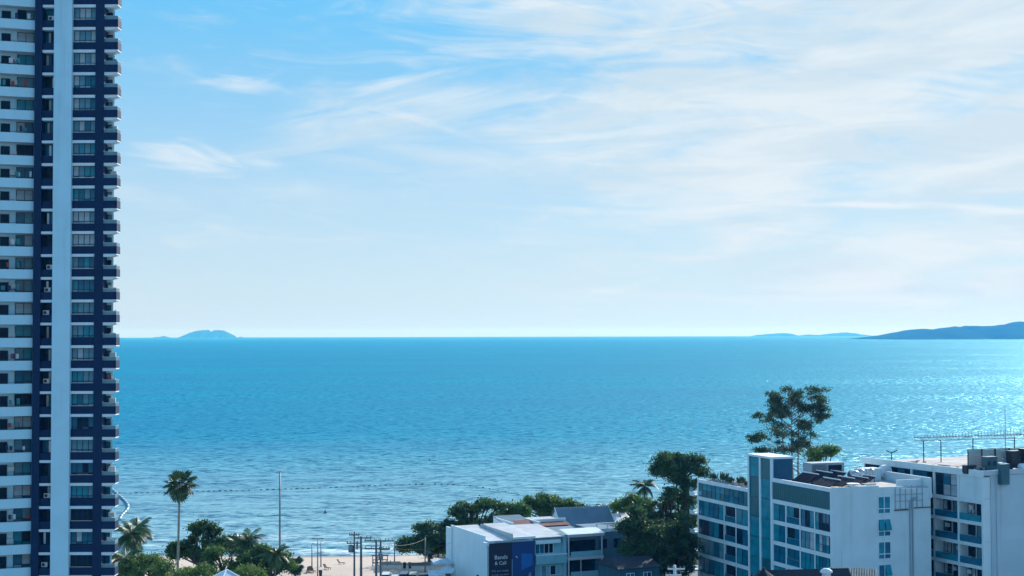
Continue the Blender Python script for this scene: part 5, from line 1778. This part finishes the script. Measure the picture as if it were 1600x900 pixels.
# loungers
def lounger(px, D, rz, label):
    o = empty('beach_chair', base_at(px, D), rz)
    tag(o, label, 'chair', 'beach chairs on the sand')
    MB().box(-0.3, 0.3, -0.7, 0.4, 0.3, 0.38).build('seat', WOOD, o)
    MB().add([(-0.3, 0.4, 0.32), (0.3, 0.4, 0.32), (0.3, 0.9, 0.95), (-0.3, 0.9, 0.95), (-0.3, 0.46, 0.28), (0.3, 0.46, 0.28), (0.3, 0.96, 0.92), (-0.3, 0.96, 0.92)],
             [(0, 1, 2, 3), (7, 6, 5, 4), (0, 4, 5, 1), (1, 5, 6, 2), (2, 6, 7, 3), (3, 7, 4, 0)]).build('backrest', WOOD, o)
    for sx in (-0.27, 0.27):
        for sy in (-0.6, 0.4):
            shared('leg', 'lou', lambda: MB().box(-0.03, 0.03, -0.03, 0.03, 0, 0.3), WOOD, o, (sx, sy, 0))


for i, (px, D) in enumerate(((482, 276), (486, 277), (490, 276.4), (512, 280), (534, 288))):
    lounger(px, D, 0.3 * i, ['wooden beach chair beside the silvery fan palm, left one of three', 'wooden beach chair, middle of the three by the fan palm', 'wooden beach chair, right one of three by the fan palm',
                             'lone wooden beach chair below the thin posts', 'wooden beach chair near the water edge'][i])

# --- parked vehicles at the bottom edge
RUB = mat('tyre_rubber', (0.02, 0.02, 0.02), 0.85)
CGL = glass('car_glass', (0.01, 0.018, 0.025), 0.05, 0.6)
HEADL = mat('headlamp', (0.6, 0.62, 0.62), 0.2)
PAINTS = [mat('car_white', (0.70, 0.72, 0.74), 0.25, vary=0.02), mat('car_silver', (0.42, 0.45, 0.48), 0.25, metal=0.4, vary=0.02), mat('car_blue_grey', (0.06, 0.10, 0.15), 0.25, vary=0.02), mat('car_cream', (0.55, 0.50, 0.40), 0.3, vary=0.02)]


def car(px, D, rz, paint, label, van=False):
    o = empty('parked_car', base_at(px, D), rz)
    tag(o, label, 'car', 'cars parked behind the beach')
    L_, W_ = 4.3, 1.72
    if van:
        low = [(-2.1, 0.3), (2.1, 0.3), (2.15, 0.7), (1.9, 1.05), (-2.15, 1.05), (-2.15, 0.4)]
        cab = [(-2.1, 1.05), (1.75, 1.05), (1.1, 1.85), (-2.05, 1.85)]
    else:
        low = [(-2.1, 0.3), (2.1, 0.3), (2.15, 0.6), (1.9, 0.85), (0.95, 0.95), (-2.1, 0.98), (-2.15, 0.5)]
        cab = [(-1.75, 0.96), (0.95, 0.95), (0.25, 1.45), (-1.2, 1.47)]

    def slab(poly, w, wt):
        n = len(poly)
        vs = []
        zmax, zmin = max(p[1] for p in poly), min(p[1] for p in poly)
        for s in (-1, 1):
            for x, z in poly:
                f = (z - zmin) / max(1e-6, zmax - zmin)
                vs.append((x, s * (w + (wt - w) * f), z))
        fs = [tuple(range(n)), tuple(range(2 * n - 1, n - 1, -1))] + [(i, i + n, (i + 1) % n + n, (i + 1) % n) for i in range(n)]
        return MB().add(vs, fs)
    bd = slab(low, W_ / 2, W_ / 2 - 0.04).build('body', paint, o)
    cb = slab(cab, W_ / 2 - 0.07, W_ / 2 - 0.24).build('windows', CGL, o)
    zr = max(p[1] for p in cab)
    xs_ = [p[0] for p in cab if p[1] > zr - 0.05]
    MB().box(min(xs_) - 0.08, max(xs_) + 0.08, -W_ / 2 + 0.22, W_ / 2 - 0.22, zr - 0.01, zr + 0.06).build('roof', paint, o)
    for sx in (-1.3, 1.3):
        for sy in (-1, 1):
            w = shared('wheel', 'car', lambda: MB().tube([(0, -0.1, 0.31), (0, 0.1, 0.31)], 0.31, 12), RUB, o, (sx, sy * (W_ / 2 - 0.08), 0))
            shared('rim', 'car', lambda: MB().tube([(0, -0.112, 0.31), (0, 0.112, 0.31)], 0.18, 10), GALV, w)
    for sy in (-1, 1):
        shared('headlight', 'car', lambda: MB().cbox(2.12, 0, 0.66, 0.1, 0.34, 0.16), HEADL, o, (0, sy * 0.6, 0))


for i, (px, D, rz, pt, van, lab) in enumerate(((511, 264, rad(92), 3, False, 'cream car parked below the lamp posts'),
                                               (542, 262, rad(8), 2, False, 'dark car at the foot of the transformer pole'),
                                               (573, 262, rad(6), 1, False, 'silver car parked between the utility pole pairs'),
                                               (603, 263, rad(-88), 0, True, 'white van facing the road, leftmost of the row of four'),
                                               (617, 263, rad(-90), 0, False, 'white car second in the row of four'),
                                               (631, 263.5, rad(-92), 2, True, 'dark van third in the row of four'),
                                               (645, 263, rad(-90), 3, True, 'cream van nearest the white building in the row of four'),
                                               (672, 263, rad(12), 1, True, 'silver van beside the white blank wall'))):
    car(px, D, rz, PAINTS[pt], lab, van)
# market stall roofs between beach and white wall
STALL = mat('stall_sheet', (0.48, 0.62, 0.70), 0.55, vary=0.15, scale=1)
for i, (px, D, w, d, h, rz) in enumerate(((690, 270, 3.6, 3.0, 3.2, 0.3), (682, 262, 3.0, 3.0, 2.4, 0.1), (698, 263, 2.6, 3.0, 2.7, -0.2))):
    o = empty('market_stall', base_at(px, D), rz)
    tag(o, ['pale blue stall roof against the white blank wall, rearmost', 'pale stall roof at the bottom left of the white wall', 'small pale stall tucked against the white wall'][i], 'stall', 'stalls by the white wall')
    corrugated(MB(), -w / 2, w / 2, -d / 2, d / 2, h - 0.5, h).build('roof_sheet', STALL, o)
    for sx in (-1, 1):
        for sy in (-1, 1):
            shared('post', ('st', i), lambda: MB().tube([(0, 0, 0), (0, 0, h - 0.55)], 0.05, 6), GALV, o, (sx * (w / 2 - 0.15), sy * (d / 2 - 0.2), 0))
    MB().box(-w / 2 + 0.3, w / 2 - 0.3, -0.4, 0.4, 0.1, 0.95).build('counter', WOOD, o)
    for q in range(4):
        MB().cbox(-w / 2 + 0.6 + q * 0.6, 0, 1.1, 0.4, 0.5, 0.28).build('crate', rb.choice([WOOD, HULL, CANVAS, PLASTICBLUE]), o)
# low kerb wall behind the sand
kw = MB()
pa, pb = base_at(470, 268.5), base_at(705, 268.5)
kw.box(pa[0], pb[0], 268.4, 268.7, 1.2, LAND + 0.35)
o = kw.build('beach_wall', CONC)
tag(o, 'low concrete wall between the sand and the parking strip', 'wall')

# --- things on the water
FLOATM = mat('float_dark', (0.12, 0.20, 0.23), 0.6, vary=0.2)
BUOYW = mat('boom_white', (0.50, 0.58, 0.60), 0.5, vary=0.08)
path = [(186, 771), (240, 770), (300, 768.5), (370, 767), (437, 765), (500, 763), (560, 760.5), (620, 758), (660, 757), (700, 757.2), (735, 759.5), (765, 764), (790, 769), (820, 775)]


def sea_pt(px, py):
    d = _R @ Vector((px - 800.0, 450.0 - py, -F_PX))
    t = -CAM_Z / d.z
    return Vector((d.x * t, d.y * t, 0))


fl_ = empty('float_line', sea_pt(437, 765))
tag(fl_, 'long line of dark floats marking the swimming area', 'float line')
pts = []
for (a, b) in zip(path[:-1], path[1:]):
    n_ = max(1, int(abs(b[0] - a[0]) / 8.5))
    for i in range(n_):
        f = i / n_
        pts.append(sea_pt(a[0] + (b[0] - a[0]) * f, a[1] + (b[1] - a[1]) * f))
MB().tube([p - fl_.location + Vector((0, 0, 0.05)) for p in pts], 0.03, 4).build('rope', FLOATM, fl_)
for i, p in enumerate(pts):
    q = pts[min(i + 1, len(pts) - 1)] - pts[max(i - 1, 0)]
    f_ = shared('float', 'fl', lambda: MB().tube([(-0.52, 0, 0.16), (-0.4, 0, 0.16), (0.4, 0, 0.16), (0.52, 0, 0.16)], [0.1, 0.22, 0.22, 0.1], 8), FLOATM, fl_, p - fl_.location, math.atan2(q.y, q.x))
    s = rb.uniform(0.4, 0.95)
    f_.scale = (s, s, s)
bo = empty('floating_boom', sea_pt(198, 790))
tag(bo, 'white curved floating boom in the water behind the tower', 'boom')
bp_ = [(176, 766), (183, 772), (190, 778), (196, 784), (200.5, 790), (200.5, 795), (197, 800), (191, 806), (187, 813)]
sp_ = [sea_pt(*q) - bo.location for q in bp_]
for a, b in zip(sp_[:-1], sp_[1:]):
    d = (b - a)
    n_ = max(1, int(d.length / 4.0))
    for i in range(n_):
        p0, p1 = a + d * (i / n_), a + d * ((i + 0.93) / n_)
        MB().tube([p0 + Vector((0, 0, 0.25)), p1 + Vector((0, 0, 0.25))], 0.27, 8).build('boom_section', BUOYW, bo, True)
for (px, py, r, m, lab) in ((508.5, 802, 0.4, FLOATM, 'small dark buoy alone in the shallow water'), (672, 719, 0.4, BUOYW, 'small pale buoy out beyond the float line')):
    o = empty('buoy', sea_pt(px, py))
    tag(o, lab, 'buoy')
    MB().lathe([(r * 0.5, -0.2), (r, 0.15), (r, 0.4), (r * 0.4, 0.7), (0.08, 0.8)], 12).build('float', m, o, True)
    MB().tube([(0, 0, 0.75), (0, 0, 1.0)], 0.1, 5).build('ring', m, o)
sh_ = sea_pt(833, 531.5)
o = empty('fishing_boat', sh_)
tag(o, 'tiny distant boat near the horizon', 'boat')
MB().add([(-14, -3, 2.2), (14, -3, 2.6), (18, 0, 3.4), (14, 3, 2.6), (-14, 3, 2.2), (-13, -2, -0.5), (12, -2, -0.5), (12, 2, -0.5), (-13, 2, -0.5)],
         [(0, 1, 2, 3, 4), (0, 5, 6, 1), (1, 6, 2), (2, 6, 7), (2, 7, 3), (3, 7, 8, 4), (4, 8, 5, 0), (5, 8, 7, 6)]).build('hull', DARKMETAL, o)
MB().box(-10, -2, -2, 2, 2.6, 7).build('cabin', HULL, o)
